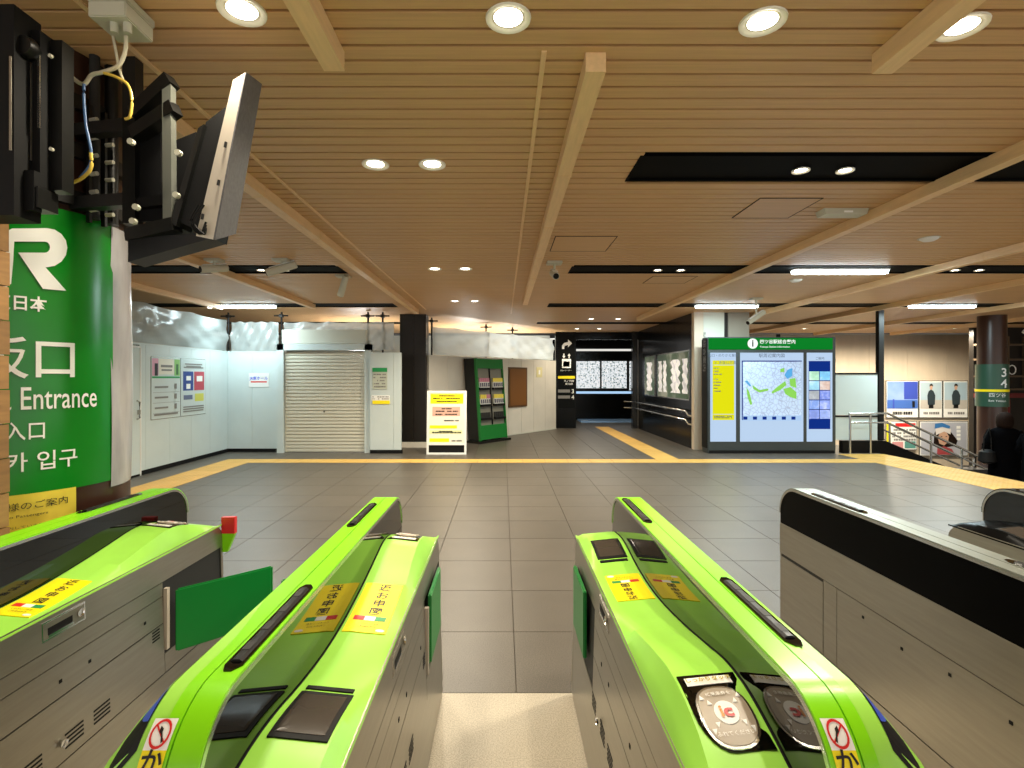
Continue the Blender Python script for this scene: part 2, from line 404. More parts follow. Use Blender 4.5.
def small_ceiling():
    t = thing('emergency_lamp', 'flat pale emergency lamp box fixed beside the long right duct', 'lamp', (2.75,4.3,CZ))
    B().prism([(-.18,0),(-.165,-.045),(.165,-.045),(.18,0)], -.06, .06, 'y').build('case', 'boxgrey', t)
    box('lens', -.02, .05, -.062, -.058, -.035, -.02, 'whiteprint', t)
    for lb, x, y in [('small oval recessed ceiling light right of the long duct', 4.14, 5.15), ('round smoke detector behind the long tube light', 4.06, 7.35)]:  # the first is a small recessed light, modelled without a glow
        t = thing('ceiling_fixture', lb, 'detector', (x,y,CZ))
        B().lathe([(.0001,-.03),(.05,-.028),(.075,-.012),(.08,0)]).build('dome', 'white', t, True)
        B().lathe([(.082,0),(.09,-.006),(.092,0)]).build('ring', 'boxgrey', t, True)
small_ceiling()
def cctv(label, x, y, yaw, pitch, drop=.1, L=.2, dark=False):
    t = thing('security_camera', label, 'camera', (x,y,CZ), group='ceiling security cameras')
    box('mount', -.09, .09, -.07, .07, -.03, 0, 'boxgrey', t, .005)
    B().tube([(0,0,-.03),(0,0,-drop)], .014).build('stem', 'boxgrey', t, True)
    d = Vector((math.sin(yaw)*math.cos(pitch), -math.cos(yaw)*math.cos(pitch), -math.sin(pitch))); c = Vector((0,0,-drop-.03))
    b = B().tube([c-d*L*.5, c-d*L*.48, c+d*L*.45, c+d*L*.5], [.03,.04,.044,.042], 14)
    b.build('housing', 'boxgrey', t, True)
    B().tube([c+d*L*.5, c+d*(L*.5+.006)], .034, 14).build('lens', 'black', t, True)
    up = Vector((0,0,.047)); s = d.cross(Vector((0,0,1))).normalized()*.028
    e, f_ = c+d*L*.42+up, c-d*L*.42+up
    B().hexa([e-s,e+s,f_+s,f_-s],[e-s+Vector((0,0,.006)),e+s+Vector((0,0,.006)),f_+s+Vector((0,0,.006)),f_-s+Vector((0,0,.006))]).build('sunshield', 'white', t)
cctv('bullet security camera nearest the left column', -3.3, 6.06, -.7, .2, .08, .3)
cctv('bullet security camera second from the left column', -2.53, 6.06, -1.3, .35, .08, .34)
cctv('tilted security camera hanging beside the left wooden duct', -2.11, 7.0, -2.4, .95, .11, .3)
cctv('security camera beside the central duct facing the gates', .6, 6.2, .1, .35, .12, .22)
cctv('security camera hanging above the information board', 4.3, 9.0, -1.2, .5, .3, .42)

# ------------------------------------------------------------------ ticket gates
LG = 1.68; RF = .14; ZF = .942
HP = [(0,.735),(.05,.757),(.1,.772),(.21,.806),(.3,.826),(.4,.829),(.5,.813),(.65,.787),(.8,.766),(.95,.752),(1.1,.751),(1.25,.763),(1.4,.783),(1.5,.786),(1.6,.776),(1.64,.768),(1.68,.74)]
def hp(s):
    s = max(0, min(LG, s))
    for (a,za),(b,zb) in zip(HP, HP[1:]):
        if s <= b:
            i = HP.index((a,za)); t = (s-a)/(b-a)
            p0 = HP[max(i-1,0)]; p3 = HP[min(i+2,len(HP)-1)]
            m1 = (zb-p0[1])/(b-p0[0])*(b-a); m2 = (p3[1]-za)/(p3[0]-a)*(b-a)
            return (2*t**3-3*t*t+1)*za+(t**3-2*t*t+t)*m1+(-2*t**3+3*t*t)*zb+(t**3-t*t)*m2
    return HP[-1][1]
XS, XT, XI, XO = .300, .322, .4935, .592      # passage side at base / at top, fin inner and outer
XC, YC = .445, .84
def loc(X, s, z): return (X-XC, s-YC, z)
def crest(s): return .343+min(.014, max(0,(hp(s)-.75)*.25))
def shelf_z(X, s):
    c = crest(s); z = hp(s)
    if X > .459: return z+.0012
    if X > .452: return z+.0012*(X-.452)/.007
    if X >= c: return z-.010*(.452-X)/(.452-c)
    return z-.010-(z-.010-.742)*(c-X)/(c-XT)
def patch(name, outline, off, m, parent, smooth=False, rings=7):
    off += .0016
    cx = sum(p[0] for p in outline)/len(outline); cy = sum(p[1] for p in outline)/len(outline); n = len(outline); b = B(); v = []; f = []
    for r in range(rings, 0, -1):
        t = r/rings
        for X, s in outline:
            x, y = cx+(X-cx)*t, cy+(s-cy)*t; v.append(loc(x, y, shelf_z(x,y)+off))
    v.append(loc(cx, cy, shelf_z(cx,cy)+off))
    for r in range(rings-1):
        for i in range(n): f.append((r*n+i, r*n+(i+1)%n, (r+1)*n+(i+1)%n, (r+1)*n+i))
    for i in range(n): f.append(((rings-1)*n+i, (rings-1)*n+(i+1)%n, len(v)-1))
    o = len(v); v += [(a,b_,c-.004) for a,b_,c in v[:n]]                     # thin edge
    for i in range(n): f.append((i, (i+1)%n, o+(i+1)%n, o+i))
    return b.add(v, f).build(name, m, parent)
def rect(x0, x1, s0, s1, k=6):
    pts = []
    for a, c in [((x0,s0),(x1,s0)),((x1,s0),(x1,s1)),((x1,s1),(x0,s1)),((x0,s1),(x0,s0))]:
        for i in range(k): pts.append((a[0]+(c[0]-a[0])*i/k, a[1]+(c[1]-a[1])*i/k))
    return pts
def oval(cx, cs, rx, rs, n=28, e=1.): 
    return [(cx+rx*math.copysign(abs(math.cos(2*PI*i/n))**e, math.cos(2*PI*i/n)), cs+rs*math.copysign(abs(math.sin(2*PI*i/n))**e, math.sin(2*PI*i/n))) for i in range(n)]
def stext(name, s, size, cx, cs, flip, off, m, parent, bold=0., wide=1.):
    k = -1 if flip else 1
    def fn(x, y):
        X, q = cx+k*x, cs+k*y; return loc(X, q, shelf_z(X,q)+off+.0016)
    return text(name, s, size, fn, m, parent, bold=bold, wide=wide)
def fin_outline(ins=0., z0=.742, n=10):
    r = RF-ins; pts = [(ins, z0)]
    for i in range(n+1):
        q = PI/2*i/n; pts.append((RF-r*math.cos(q), ZF-RF+r*math.sin(q)))
    pts += [(RF+(LG-2*RF)*i/24, ZF-RF+r) for i in range(1,24)]
    for i in range(n+1):
        q = PI/2*i/n; pts.append((LG-RF+r*math.sin(q), ZF-RF+r*math.cos(q)))
    pts.append((LG-ins, z0)); return pts
def side_x(z): return XS+(XT-XS)*z/.745
def side_plate(name, s0, s1, z0, z1, m, parent, th=.004, round_end=None, off=0.):
    """steel plate on the sloping passage side"""
    pts = [(s0,z0)]
    if round_end == 'lo' or round_end == 'both': pts += [(s0+.07-.07*math.cos(q), z1-.07+.07*math.sin(q)) for q in [PI/2*i/6 for i in range(7)]]
    else: pts.append((s0,z1))
    if round_end == 'hi' or round_end == 'both': pts += [(s1-.07+.07*math.sin(q), z1-.07+.07*math.cos(q)) for q in [PI/2*i/6 for i in range(7)]]
    else: pts.append((s1,z1))
    pts.append((s1,z0)); n = len(pts)
    v = [loc(side_x(z)-off, s, z) for s, z in pts]+[loc(side_x(z)+th-off, s, z) for s, z in pts]
    return B().add(v, [tuple(range(n)), tuple(range(n,2*n))[::-1]]+[(i,(i+1)%n,(i+1)%n+n,i+n) for i in range(n)]).build(name, m, parent)
def make_gate(label, cx, cy, rot, rail='lime', flap_s=(.14,.45), flap_open=True, near_low=True, outer_flap=None, reader=True, sticker=(.69,.97), detail=True, pict=None, outer_pocket_low=True, noses=(), shelf='lime_lt', sticker_on=True):
    t = thing('ticket_gate', label, 'ticket gate', (cx,cy,0), PI if rot else 0, 'ticket gates in a row')
    # core
    out = [(.012,.0),(.012,.68)]+[(.08-.068*math.cos(q), .672+.066*math.sin(q)) for q in [PI/2*i/6 for i in range(1,7)]]
    out += [(LG-.08+.068*math.sin(q), .672+.066*math.cos(q)) for q in [PI/2*i/6 for i in range(7)]]+[(LG-.012,.0)]
    n = len(out)
    v = [loc(side_x(z)+.006, s, z) for s, z in out]+[loc(XO-.005, s, z) for s, z in out]
    B().add(v, [tuple(range(n)), tuple(range(n,2*n))]+[(i,(i+1)%n,(i+1)%n+n,i+n) for i in range(n)]).build('core', 'steel_dk', t)
    # end skins
    for s0, s1 in ((0,.010), (LG-.010,LG)):
        B().hexa([loc(XS+.002,s0,.06),loc(XO-.002,s0,.06),loc(XO-.002,s1,.06),loc(XS+.002,s1,.06)],[loc(side_x(.67)+.002,s0,.675),loc(XO-.002,s0,.675),loc(XO-.002,s1,.675),loc(side_x(.67)+.002,s1,.675)]).build('end_panel', 'steel', t)
    # passage side plates around the flap pocket
    p0, p1 = flap_s[0]-.12, flap_s[1]+.02
    p0 = max(p0, .02); p1 = min(p1, LG-.02)
    side_plate('top_band', 0, LG, .63, .745, 'steel', t, round_end='both')
    lo, hi = p0, p1
    for a, c in ((0.0, lo-.003), (hi+.003, LG)):
        if c-a < .06: 
            if c-a > .005: side_plate('corner_post', a, c, .25, .627, 'steel', t)
            continue
        side_plate('upper_panel', a, c, .572, .627, 'steel', t)
        side_plate('middle_panel', a, c, .462, .569, 'steel', t)
        side_plate('lower_panel', a, c, .253, .457, 'steel', t)
    side_plate('pocket_cover', lo, hi, .253, .33, 'steel', t)
    side_plate('plinth', 0, LG, .012, .247, 'steel', t, off=-.002)
    # outer flush side
    x1 = XO
    def oplate(nm, s0, s1, z0, z1, m='steel'): B().box(x1-.004-XC, x1-XC, s0-YC, s1-YC, z0, z1).build(nm, m, t)
    oplate('outer_band', 0, LG, .60, .748)
    if outer_pocket_low: oplate('outer_cover', 0.01, .36, .27, .585); oplate('outer_post', .365, .455, .27, .597); oplate('outer_panel', .458, LG, .27, .597)
    else: oplate('outer_cover', LG-.36, LG-.01, .27, .585); oplate('outer_post', LG-.455, LG-.365, .27, .597); oplate('outer_panel', 0, LG-.458, .27, .597)
    oplate('outer_plinth', 0, LG, .012, .265)
    if detail:
        b = B()
        for k in range(5):
            s = .62+.2*k; b.lathe([(.0001,0),(.006,0),(.007,-.002)], (0,0,0), 8) if False else b.box(x1-XC, x1-XC+.002, s-YC-.005, s-YC+.005, .545-.02*(k%2), .555-.02*(k%2))
        b.build('screw', 'black', t)
    # fin
    B().prism([(s-YC,z) for s, z in fin_outline(.0, .735)], XI+.002-XC, XO-.002-XC).build('fin_core', 'steel', t)
    o = fin_outline(.007, .742)
    B().prism([(s-YC,z) for s, z in o], XI-XC, XI+.004-XC).build('inner_panel', 'black_gl', t)
    B().prism([(s-YC,z) for s, z in fin_outline(.007, .752)], XO-.004-XC, XO-XC+.0005).build('outer_black_panel', 'black_out', t)
    pa, pb = fin_outline(.009,.76)[1:-1], fin_outline(-.0015,.76)[1:-1]
    for a, c in ((XI-.003, XI+.003), (XO-.003, XO+.003)):
        v = []; f = []; n = len(pa)
        for (s,z),(s2,z2) in zip(pa, pb): v += [loc(a,s,z), loc(a,s2,z2), loc(c,s2,z2), loc(c,s,z)]
        for i in range(n-1):
            for k in range(4): f.append((i*4+k, i*4+(k+1)%4, (i+1)*4+(k+1)%4, (i+1)*4+k))
        B().add(v, f).build('edge_trim', 'silver', t, True)
    # rail in two halves
    mid = (XI+XO)/2
    pr = fin_outline(0,.78)[1:-1]; pr2 = fin_outline(-.006,.78)[1:-1]
    for nm, a, c in (('rail_inner', XI-.001, mid-.0015), ('rail_outer', mid+.0015, XO+.001)):
        b = B(); n = len(pr); v = []
        for (s,z),(s2,z2) in zip(pr, pr2):
            cc = c-max([0]+[.026*min(1,max(0,(.48-(s if e == 0 else LG-s))/.2)) for e in noses]) if nm == 'rail_outer' else c
            v += [loc(a,s,z), loc(a,s2,z2), loc(cc,s2,z2), loc(cc,s,z)]
        f = []
        for i in range(n-1):
            for k in range(4): f.append((i*4+k, i*4+(k+1)%4, (i+1)*4+(k+1)%4, (i+1)*4+k))
        f += [(0,1,2,3), tuple((n-1)*4+k for k in (3,2,1,0))]
        b.add(v, f).build(nm, rail, t, True)
    # sensor bars on the rail
    for s0, s1, a in ((.24,.60, mid+.006), (1.13,1.53, XI+.006)):
        bar = B().prism([(x-XC, y-YC) for x, y in [(a,s0+.02),(a+.012,s0),(a+.026,s0),(a+.034,s0+.02),(a+.034,s1-.02),(a+.026,s1),(a+.012,s1),(a,s1-.02)]], ZF+.006, ZF+.0085, 'z').build('sensor_bar', 'black_gl', t)
        B().prism([(a+.006-XC,ZF+.0085),(a+.012-XC,ZF+.0125),(a+.024-XC,ZF+.0125),(a+.029-XC,ZF+.0085)], s0+.03-YC, s1-.03-YC, 'y').build('sensor_lens', 'black_metal', bar)
        for k in range(4):
            q = s0+.05+k*(s1-s0-.1)/3.6; box('sensor_segment', a+.010-XC, a+.026-XC, q-YC, q+.035-YC, ZF+.0124, ZF+.0132, 'steel_dk', bar)
    # shelf
    NS = 130; ss = [LG*i/NS for i in range(NS+1)]; b = B(); v = []; f = []
    for s in ss:
        c = crest(s); row = [XI, .460, .452, (.452+c)/2, c, (c+XT)/2, XT-.001]
        for X in row: v.append(loc(X, s, shelf_z(X,s)))
        v.append(loc(XT-.001, s, min(.735, shelf_z(XT,s)-.004))); v.append(loc(XI, s, .70))
    m = 9
    for i in range(NS):
        for k in range(m): f.append((i*m+k, i*m+(k+1)%m, (i+1)*m+(k+1)%m, (i+1)*m+k))
    f += [tuple(range(m)), tuple(NS*m+k for k in range(m))[::-1]]
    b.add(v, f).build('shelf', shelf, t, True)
    # dark joint between shelf and fin
    b = B(); v = [loc(x, s, shelf_z(XI,s)+.0012) for s in ss for x in (XI-.0035, XI)]
    b.add(v, [(2*i,2*i+1,2*i+3,2*i+2) for i in range(NS)]).build('joint_strip', 'black', t)
    # reader
    if reader:
        ol = [(.362,.355),(.362,.25)]+[(.362+.05-.05*math.cos(q)*1, .25-.085*math.sin(q)) for q in [PI/2*i/6 for i in range(1,7)]]+[(.486,.165),(.486,.355)]
        rd = patch('card_reader', [(x,y) for x,y in ol], .0016, 'black_gl', t)
        patch('label_strip', rect(.374,.47,.318,.343,3), .0026, 'whiteprint', rd)
        stext('lettering', 'しっかりタッチ', .0155, .422, .331, False, .0052, mat('gold_ink',(190,170,40),.5), rd, bold=.0004, wide=.92)
        rg = patch('touch_ring', oval(.424,.238,.053,.071, e=.8), .0034, 'chrome', rd)
        patch('touch_pad', oval(.424,.238,.048,.065, e=.8), .0046, 'taupe', rd)
        patch('touch_centre', oval(.424,.240,.023,.026), .0062, 'whiteprint', rd)
        stext('lettering', 'i', .036, .414, .240, False, .0084, 'orange', rd, bold=.001); stext('lettering', 'c', .036, .427, .240, False, .0084, 'red', rd, bold=.0012, wide=1.2)
        stext('lettering', 'IC乗車券を', .0105, .424, .283, False, .0074, 'whiteprint', rd); stext('lettering', 'ふれてください', .0105, .424, .194, False, .0074, 'whiteprint', rd)
        for a in (-1,1):
            for c in (-1,1):
                for k in (0,1):
                    x, y = .424+a*(.026+.011*k), .240+c*(.024+.013*k)
                    patch('arrow_mark', [(x-a*.005,y-c*.004),(x+a*.004,y-c*.004),(x+a*.001,y+c*.007)], .0066, 'whiteprint', rd, rings=1)
    # display screen at the other end
    sc = patch('display_screen', rect(.357,.474,1.29,1.47), .0016, 'black', t)
    patch('screen_glass', rect(.367,.464,1.305,1.455), .0026, mat('screen_glass',(66,60,54),.18), sc)
    patch('display_strip', rect(.362,.470,1.262,1.278,4), .0016, 'black', t)
    # yellow sticker
    a, c = sticker; k = (c-a)
    if sticker_on:
        st = patch('yellow_sticker', rect(.358,.482,a,c), .0012, 'yellow', t)
        for i, ch in enumerate('返お申図'): stext('lettering', ch, k*.15, .412, a+k*(.10+.165*i), True, .002, 'ink', st, bold=.0006)
        for i, mm in enumerate(('greenprint','whiteprint','red')):
            x0 = .372+.032*i; patch('colour_band', rect(x0, x0+.032, a+k*.69, a+k*.77, 3), .002, mm, st)
        stext('lettering', 'ください ご注意', .0095, .42, a+k*.83, True, .002, 'ink', st); stext('lettering', 'ご利用の方は', .0095, .42, a+k*.89, True, .002, 'ink', st)
        patch('oval_mark', oval(.376,a+k*.95,.013,.007,12), .002, 'whiteprint', st)
    # flap door
    fa, fb = flap_s
    if flap_open:
        x = side_x(.5)-.020
        fl = B().box(x-XC, x+.014-XC, fa-YC, fb-YC, .38, .645).build('flap_door', 'flap', t, bevel=.005)
    else:
        y0 = (fa+fb)/2
        fl = B().hexa([loc(XS-.012,fb-.03,.32),loc(XS-.30,fa-.0,.32),loc(XS-.30,fa+.02,.32),loc(XS-.012,fb-.01,.32)],
                      [loc(XS-.012,fb-.03,.585),loc(XS-.30,fa-.0,.585),loc(XS-.30,fa+.02,.585),loc(XS-.012,fb-.01,.585)]).build('flap_door', 'flap', t, bevel=.006)
    box('flap_post', side_x(.45)-.010-XC, side_x(.45)+.006-XC, fb-YC-.002, fb+.016-YC, .345, .60, 'panel_edge', t)
    if outer_flap is not None:
        y0 = outer_flap
        B().box(XO+.004-XC, XO+.38-XC, y0-YC, y0+.018-YC, .355, .615).build('flap_door', 'flap', t, bevel=.006)
    if detail:
        def plate(nm, s0, s1, z0, z1, m, th=.002): return side_plate(nm, s0, s1, z0, z1, m, t, th=th, off=th)
        kp = plate('key_plate', .88, 1.05, .662, .722, 'chrome'); plate('key_plate_face', .886, 1.044, .667, .717, 'steel', .003)
        plate('ticket_slot', .935, 1.03, .678, .700, 'black', .0035); plate('slot_lip', .935, 1.03, .670, .678, 'chrome', .006)
        xk = side_x(.69)-.005-XC; B().lathe([(.0001,0),(.012,0),(.014,.004)], (0,0,0), 12).build('key_lock', 'chrome', t).matrix_local = Matrix.Translation((xk,.905-YC,.695)) @ Matrix.Rotation(-PI/2,4,'Y')
        for s in (.58,.86,.98): plate('screw', s, s+.011, .505, .516, 'black', .0015)
        for s in (.78, .90, 1.06):
            for k in range(4): plate('vent_slit', s, s+.075, .285+.014*k, .291+.014*k, 'black', .0012)
        for k in range(4): plate('vent_slit', .50, .545, .41+.012*k, .416+.012*k, 'black', .0012)
        B().lathe([(.0001,0),(.012,0),(.014,.006)], (0,0,0), 12).build('cam_lock', 'chrome', t).matrix_local = Matrix.Translation((side_x(.3)-.006-XC,.99-YC,.315)) @ Matrix.Rotation(-PI/2,4,'Y')
    # flared nose with direction display on the outer side, at both ends
    for end in noses:
        sec = [(.50,.001,.90,.925,.86),(.44,.008,.90,.922,.83),(.37,.024,.91,.917,.80),(.29,.046,.912,.908,.76),(.22,.066,.912,.890,.73),(.15,.084,.912,.862,.70),(.09,.096,.90,.832,.67),(.04,.100,.86,.80,.63),(0,.09,.78,.73,.60)]
        sec = [tuple(p[i]+(q[i]-p[i])*k/6 for i in range(5)) for p, q in zip(sec, sec[1:]) for k in range(6)]+[sec[-1]]
        b = B(); v = []; f = []
        def S_(d): return d if end == 0 else LG-d
        def rtop(d): return ZF+.006 if d >= RF else ZF-RF+.006+math.sqrt(max(0,RF*RF-(RF-d)**2))
        for d, w, zi, zo, zb in sec:
            k = min(1,max(0,(.48-d)/.2)); rt = rtop(max(d,.012))
            v += [loc(XO-.002-.0225*k,S_(d),rt-.008+.006*k), loc(XO+.004,S_(d),rt-.0025), loc(XO+w,S_(d),min(zo,rt-.012)), loc(XO+w,S_(d),min(zb+.03,rt-.08)), loc(XO-.003,S_(d),zb)]
        for i in range(len(sec)-1):
            for k in range(5): f.append((i*5+k, i*5+(k+1)%5, (i+1)*5+(k+1)%5, (i+1)*5+k))
        f += [(0,1,2,3,4), tuple((len(sec)-1)*5+k for k in range(5))[::-1]]
        nose = b.add(v, f).build('nose', 'lime_lt', t, True)
        def nsurf(d, u):                     # u 0..1 across the sloped top
            for p, q in zip(sec, sec[1:]):
                if d >= q[0]-1e-9:
                    k = (d-q[0])/(p[0]-q[0]); w = q[1]+(p[1]-q[1])*k; zi = rtop(max(d,.012))-.0025; zo = min(q[3]+(p[3]-q[3])*k, zi-.0095); break
            return loc(XO+.004+(w-.004)*u, S_(d), zi+(zo-zi)*max(u,0)+.0045)
        def npatch(nm, d0, d1, lim, m, par, dz=0.):
            def fn(i, j):
                d = d0+(d1-d0)*i; lo, hi = lim(i); p = nsurf(d, lo+(hi-lo)*j); return (p[0], p[1], p[2]+dz)
            return B().grid(fn, 16, 5).build(nm, m, par)
        nd = npatch('direction_display', .03, .27, lambda i: (.04, .06+.66*math.sin(PI*min(1,(1-i)*1.0+.12)*.5)**1.0*(1 if i > .12 else .75+i*2)), 'black', nose, -.003)
        npatch('blue_indicator', .06, .15, lambda i: (.05, .07+.36*math.sin(PI*i)), 'blue', nd, -.001)
    # safety pictogram on the rounded rail end
    if pict:
        end, half = pict
        x0, x1 = (XI+.005, mid-.006) if half == 'in' else (mid+.006, XO-.005)
        def rp(u, a, off=.0075):            # u across, a angle from the top of the round end
            r = RF+off; X = x0+(x1-x0)*u; s = RF-r*math.sin(a); z = ZF-RF+r*math.cos(a)
            return loc(X, s if end == 0 else LG-s, z)
        def rpatch(nm, u0, u1, a0, a1, m, off, par): return B().grid(lambda i, j: rp(u0+(u1-u0)*i, a0+(a1-a0)*j, off), 3, 6).build(nm, m, par)
        st = rpatch('safety_sticker', 0, 1, .60, .90, 'whiteprint', .0072, t); rpatch('caution_strip', 0, 1, .90, 1.5, 'yellow', .0072, st)
        k = 1 if end == 0 else -1
        def ring(q, r): return rp(.5+r*math.cos(q), .75-r*.34*math.sin(q)*1.0, .0082)
        b = B()
        for i in range(20):
            q, q2 = 2*PI*i/20, 2*PI*(i+1)/20; b.add([ring(q,.42),ring(q2,.42),ring(q2,.34),ring(q,.34)], [(0,1,2,3)])
        b.add([ring(.8,.38),ring(.65,.38),ring(.8+PI,.38),ring(.65+PI,.38)], [(0,1,2,3)]).build('prohibition_ring', 'red', st)
        b = B().add([ring(1.2,.24),ring(.6,.1),ring(3.6,.05),ring(4.2,.3),ring(3.9,.3),ring(2.6,.08),ring(2,.15)], [(0,1,2,3,4,5,6)]); b.build('running_figure', 'ink', st)
        for i, ch in enumerate('かけ'):
            text('lettering', ch, .036, lambda x, y, i=i: rp(.5+k*x/(x1-x0), 1.02+.24*i-y/RF, .0082), 'ink', st, bold=.0006)
    return t
g1 = make_gate('leftmost ticket gate, beside the round green column', -1.545, 1.84, True, flap_open=False, sticker=(.80,1.05))
g2 = make_gate('ticket gate left of the central passage, black screen nearest', -.426, 1.65, True, outer_flap=.20, pict=(1,'out'), noses=(1,))
g3 = make_gate('ticket gate right of the central passage, with round card reader nearest', .464, 1.65, False, flap_s=(1.26,1.56), sticker=(.93,1.15), pict=(0,'in'), noses=(0,))
g4 = make_gate('ticket gate with black side and silver rail, second from right', 1.547, 1.84, True, rail='grey_rail')
g5 = make_gate('ticket gate at the right edge behind the silver-railed gate', 2.375, 1.84, False, rail='black', flap_s=(1.26,1.56), detail=False, shelf='black_out', sticker_on=False, reader=False)
B().hexa([(-.150,-.862,.60),(-.120,-.862,.60),(-.120,-.8405,.60),(-.150,-.8405,.60)],[(-.187,-.862,.692),(-.120,-.862,.692),(-.120,-.8405,.692),(-.187,-.8405,.692)]).build('end_marker_green','lime',g1)
B().box(-.187,-.120,-.866,-.8405,.693,.775).build('end_marker_red','red',g1)

# ------------------------------------------------------------------ big round column at left with green wrap
CX, CY, CR = -2.2, 2.35, .45
A0 = math.atan2(-CY, -CX)                   # direction from the column to the camera
def cyl(a, z, off=0.): return (CX+(CR+off)*math.cos(A0+a), CY+(CR+off)*math.sin(A0+a), z)
def hit(u, v):                              # pixel to angle and height on the column
    dx, dy = (u-U0)/F, 1.; a = dx*dx+1; b = -2*(dx*CX+dy*CY); c = CX*CX+CY*CY-CR*CR; d = b*b-4*a*c
    t = (-b-math.sqrt(max(d,0)))/(2*a); x, y = dx*t, t
    return (math.atan2(y-CY, x-CX)-A0+PI)%(2*PI)-PI, H+(V0-v)/F*t
col = thing('round_column', 'big round column wrapped in a green exit sign at far left', 'column', (CX,CY,0))
def cpart(name, b, m, par=col, smooth=True):
    o = b.build(name, m, par, smooth)
    r = o
    o.location = (-CX,-CY,0) if par is col else (0,0,0)
    return o
cpart('shaft', B().lathe([(CR,0),(CR,CZ)], (CX,CY,0), 48), 'colbrown')
cpart('base_ring', B().lathe([(CR+.02,0),(CR+.02,.12),(CR,.12)], (CX,CY,0), 48), 'black_metal')
zt, zb = hit(60,209)[1], hit(60,490)[1]
aR = hit(112,350)[0]
wrap = cpart('green_wrap', B().grid(lambda u, v: cyl(-1.5+(aR+1.5)*u, zb+(zt-zb)*v, .004), 30, 1), 'jrgreen')
cpart('clear_wrap', B().grid(lambda u, v: cyl(aR-.03+(1.9-aR)*u, zb-.03+(zt+.02-zb)*v, .005+.004*math.sin(9*u+7*v)), 24, 14), 'plastic_gray')
def ctext(name, s, size, a, z, m='whiteprint', ax='LEFT', bold=0., wide=1., par=wrap):
    v, f = text_geo(s, size, ax, 'BOTTOM_BASELINE', bold)
    me = bpy.data.meshes.new('t'); me.from_pydata([(p[0]*wide,p[1],0) for p in v], [], f); bm = bmesh.new(); bm.from_mesh(me)
    xs = [p.co.x for p in bm.verts]; x = min(xs)
    while x < max(xs):
        x += .015; bmesh.ops.bisect_plane(bm, geom=bm.verts[:]+bm.edges[:]+bm.faces[:], plane_co=(x,0,0), plane_no=(1,0,0))
    bm.verts.ensure_lookup_table(); bm.verts.index_update(); b = B().add([cyl(a+p.co.x/CR, z+p.co.y, .008 if par is wrap else .0125) for p in bm.verts], [[q.index for q in fc.verts] for fc in bm.faces])
    bm.free(); return cpart(name, b, m, par, False)
def at(u, v): return hit(u, v)
def fit_text(name, s, ul, ur, vt, vb, skip='', m='whiteprint', bold=0., par=wrap):
    """writing whose visible end spans the given stretch of the column"""
    (al, zb_), (ar, _) = at(ul, vb), at(ur, vb); zt_ = at((ul+ur)/2, vt)[1]
    v, _ = text_geo(s, 1., 'LEFT', 'BOTTOM_BASELINE', 0); zz = [p[1] for p in v]; hh = max(zz)-min(zz); w = max(p[0] for p in v)
    size = (zt_-zb_)/hh; wv, _ = text_geo(skip, 1., 'LEFT', 'BOTTOM_BASELINE', 0) if skip else ([(0,0,0)], 0)
    wt = w-max(p[0] for p in text_geo(s[:len(s)-len(skip)]+' ', 1.,'LEFT','BOTTOM_BASELINE',0)[0]) if skip and len(skip) < len(s) else w
    wide = (ar-al)*CR/(wt*size)
    ctext(name, s, size, ar-w*size*wide/CR, zb_-min(zz)*size, m, 'LEFT', bold, wide, par)
fit_text('lettering', '赤坂口', 27, 73, 338, 378, '口', bold=.002)
fit_text('lettering', 'Akasaka Entrance', 11, 95, 387, 410, 'Entrance', bold=.0008)
fit_text('lettering', '赤坂入口', 25, 44, 421, 440, '口', bold=.0006)
fit_text('lettering', '아카사카 입구', 27, 76, 450, 471, '입구', bold=.0006)
fit_text('lettering', 'JR東日本', 10, 46, 296, 312, '日本', bold=.0012)
# the logo letters as outlines in column coordinates
def clogo(pts_px):
    pts = []
    for i, p in enumerate(pts_px):
        q = pts_px[(i+1)%len(pts_px)]
        for k in range(4): pts.append((p[0]+(q[0]-p[0])*k/4, p[1]+(q[1]-p[1])*k/4))
    me = bpy.data.meshes.new('t'); me.from_pydata([(*at(*p),0) for p in pts], [], [tuple(range(len(pts)))]); bm = bmesh.new(); bm.from_mesh(me)
    bmesh.ops.triangulate(bm, faces=bm.faces[:], ngon_method='EAR_CLIP')
    xs = [p.co.x for p in bm.verts]; x = min(xs)
    while x < max(xs):
        x += .03; bmesh.ops.bisect_plane(bm, geom=bm.verts[:]+bm.edges[:]+bm.faces[:], plane_co=(x,0,0), plane_no=(1,0,0))
    bm.verts.ensure_lookup_table(); bm.verts.index_update()
    b = B().add([cyl(p.co.x, p.co.y, .010) for p in bm.verts], [[q.index for q in f.verts] for f in bm.faces]); bm.free()
    cpart('logo', b, 'whiteprint', wrap, False)
arc = lambda cx, cy, rx, ry, a0, a1, n=8: [(cx+rx*math.cos(math.radians(a0+(a1-a0)*i/n)), cy+ry*math.sin(math.radians(a0+(a1-a0)*i/n))) for i in range(n+1)]
clogo([(12,229)]+arc(46,248,20,19.5,-90,90)+[(44.5,267.5),(65,291),(42,289),(18,253)]+arc(44,247.5,5,5.5,90,-90)+[(14,242),(13,262),(11,284),(2,291),(-8,291),(-8,280),(0,279),(3,270),(3,240),(6,232)])
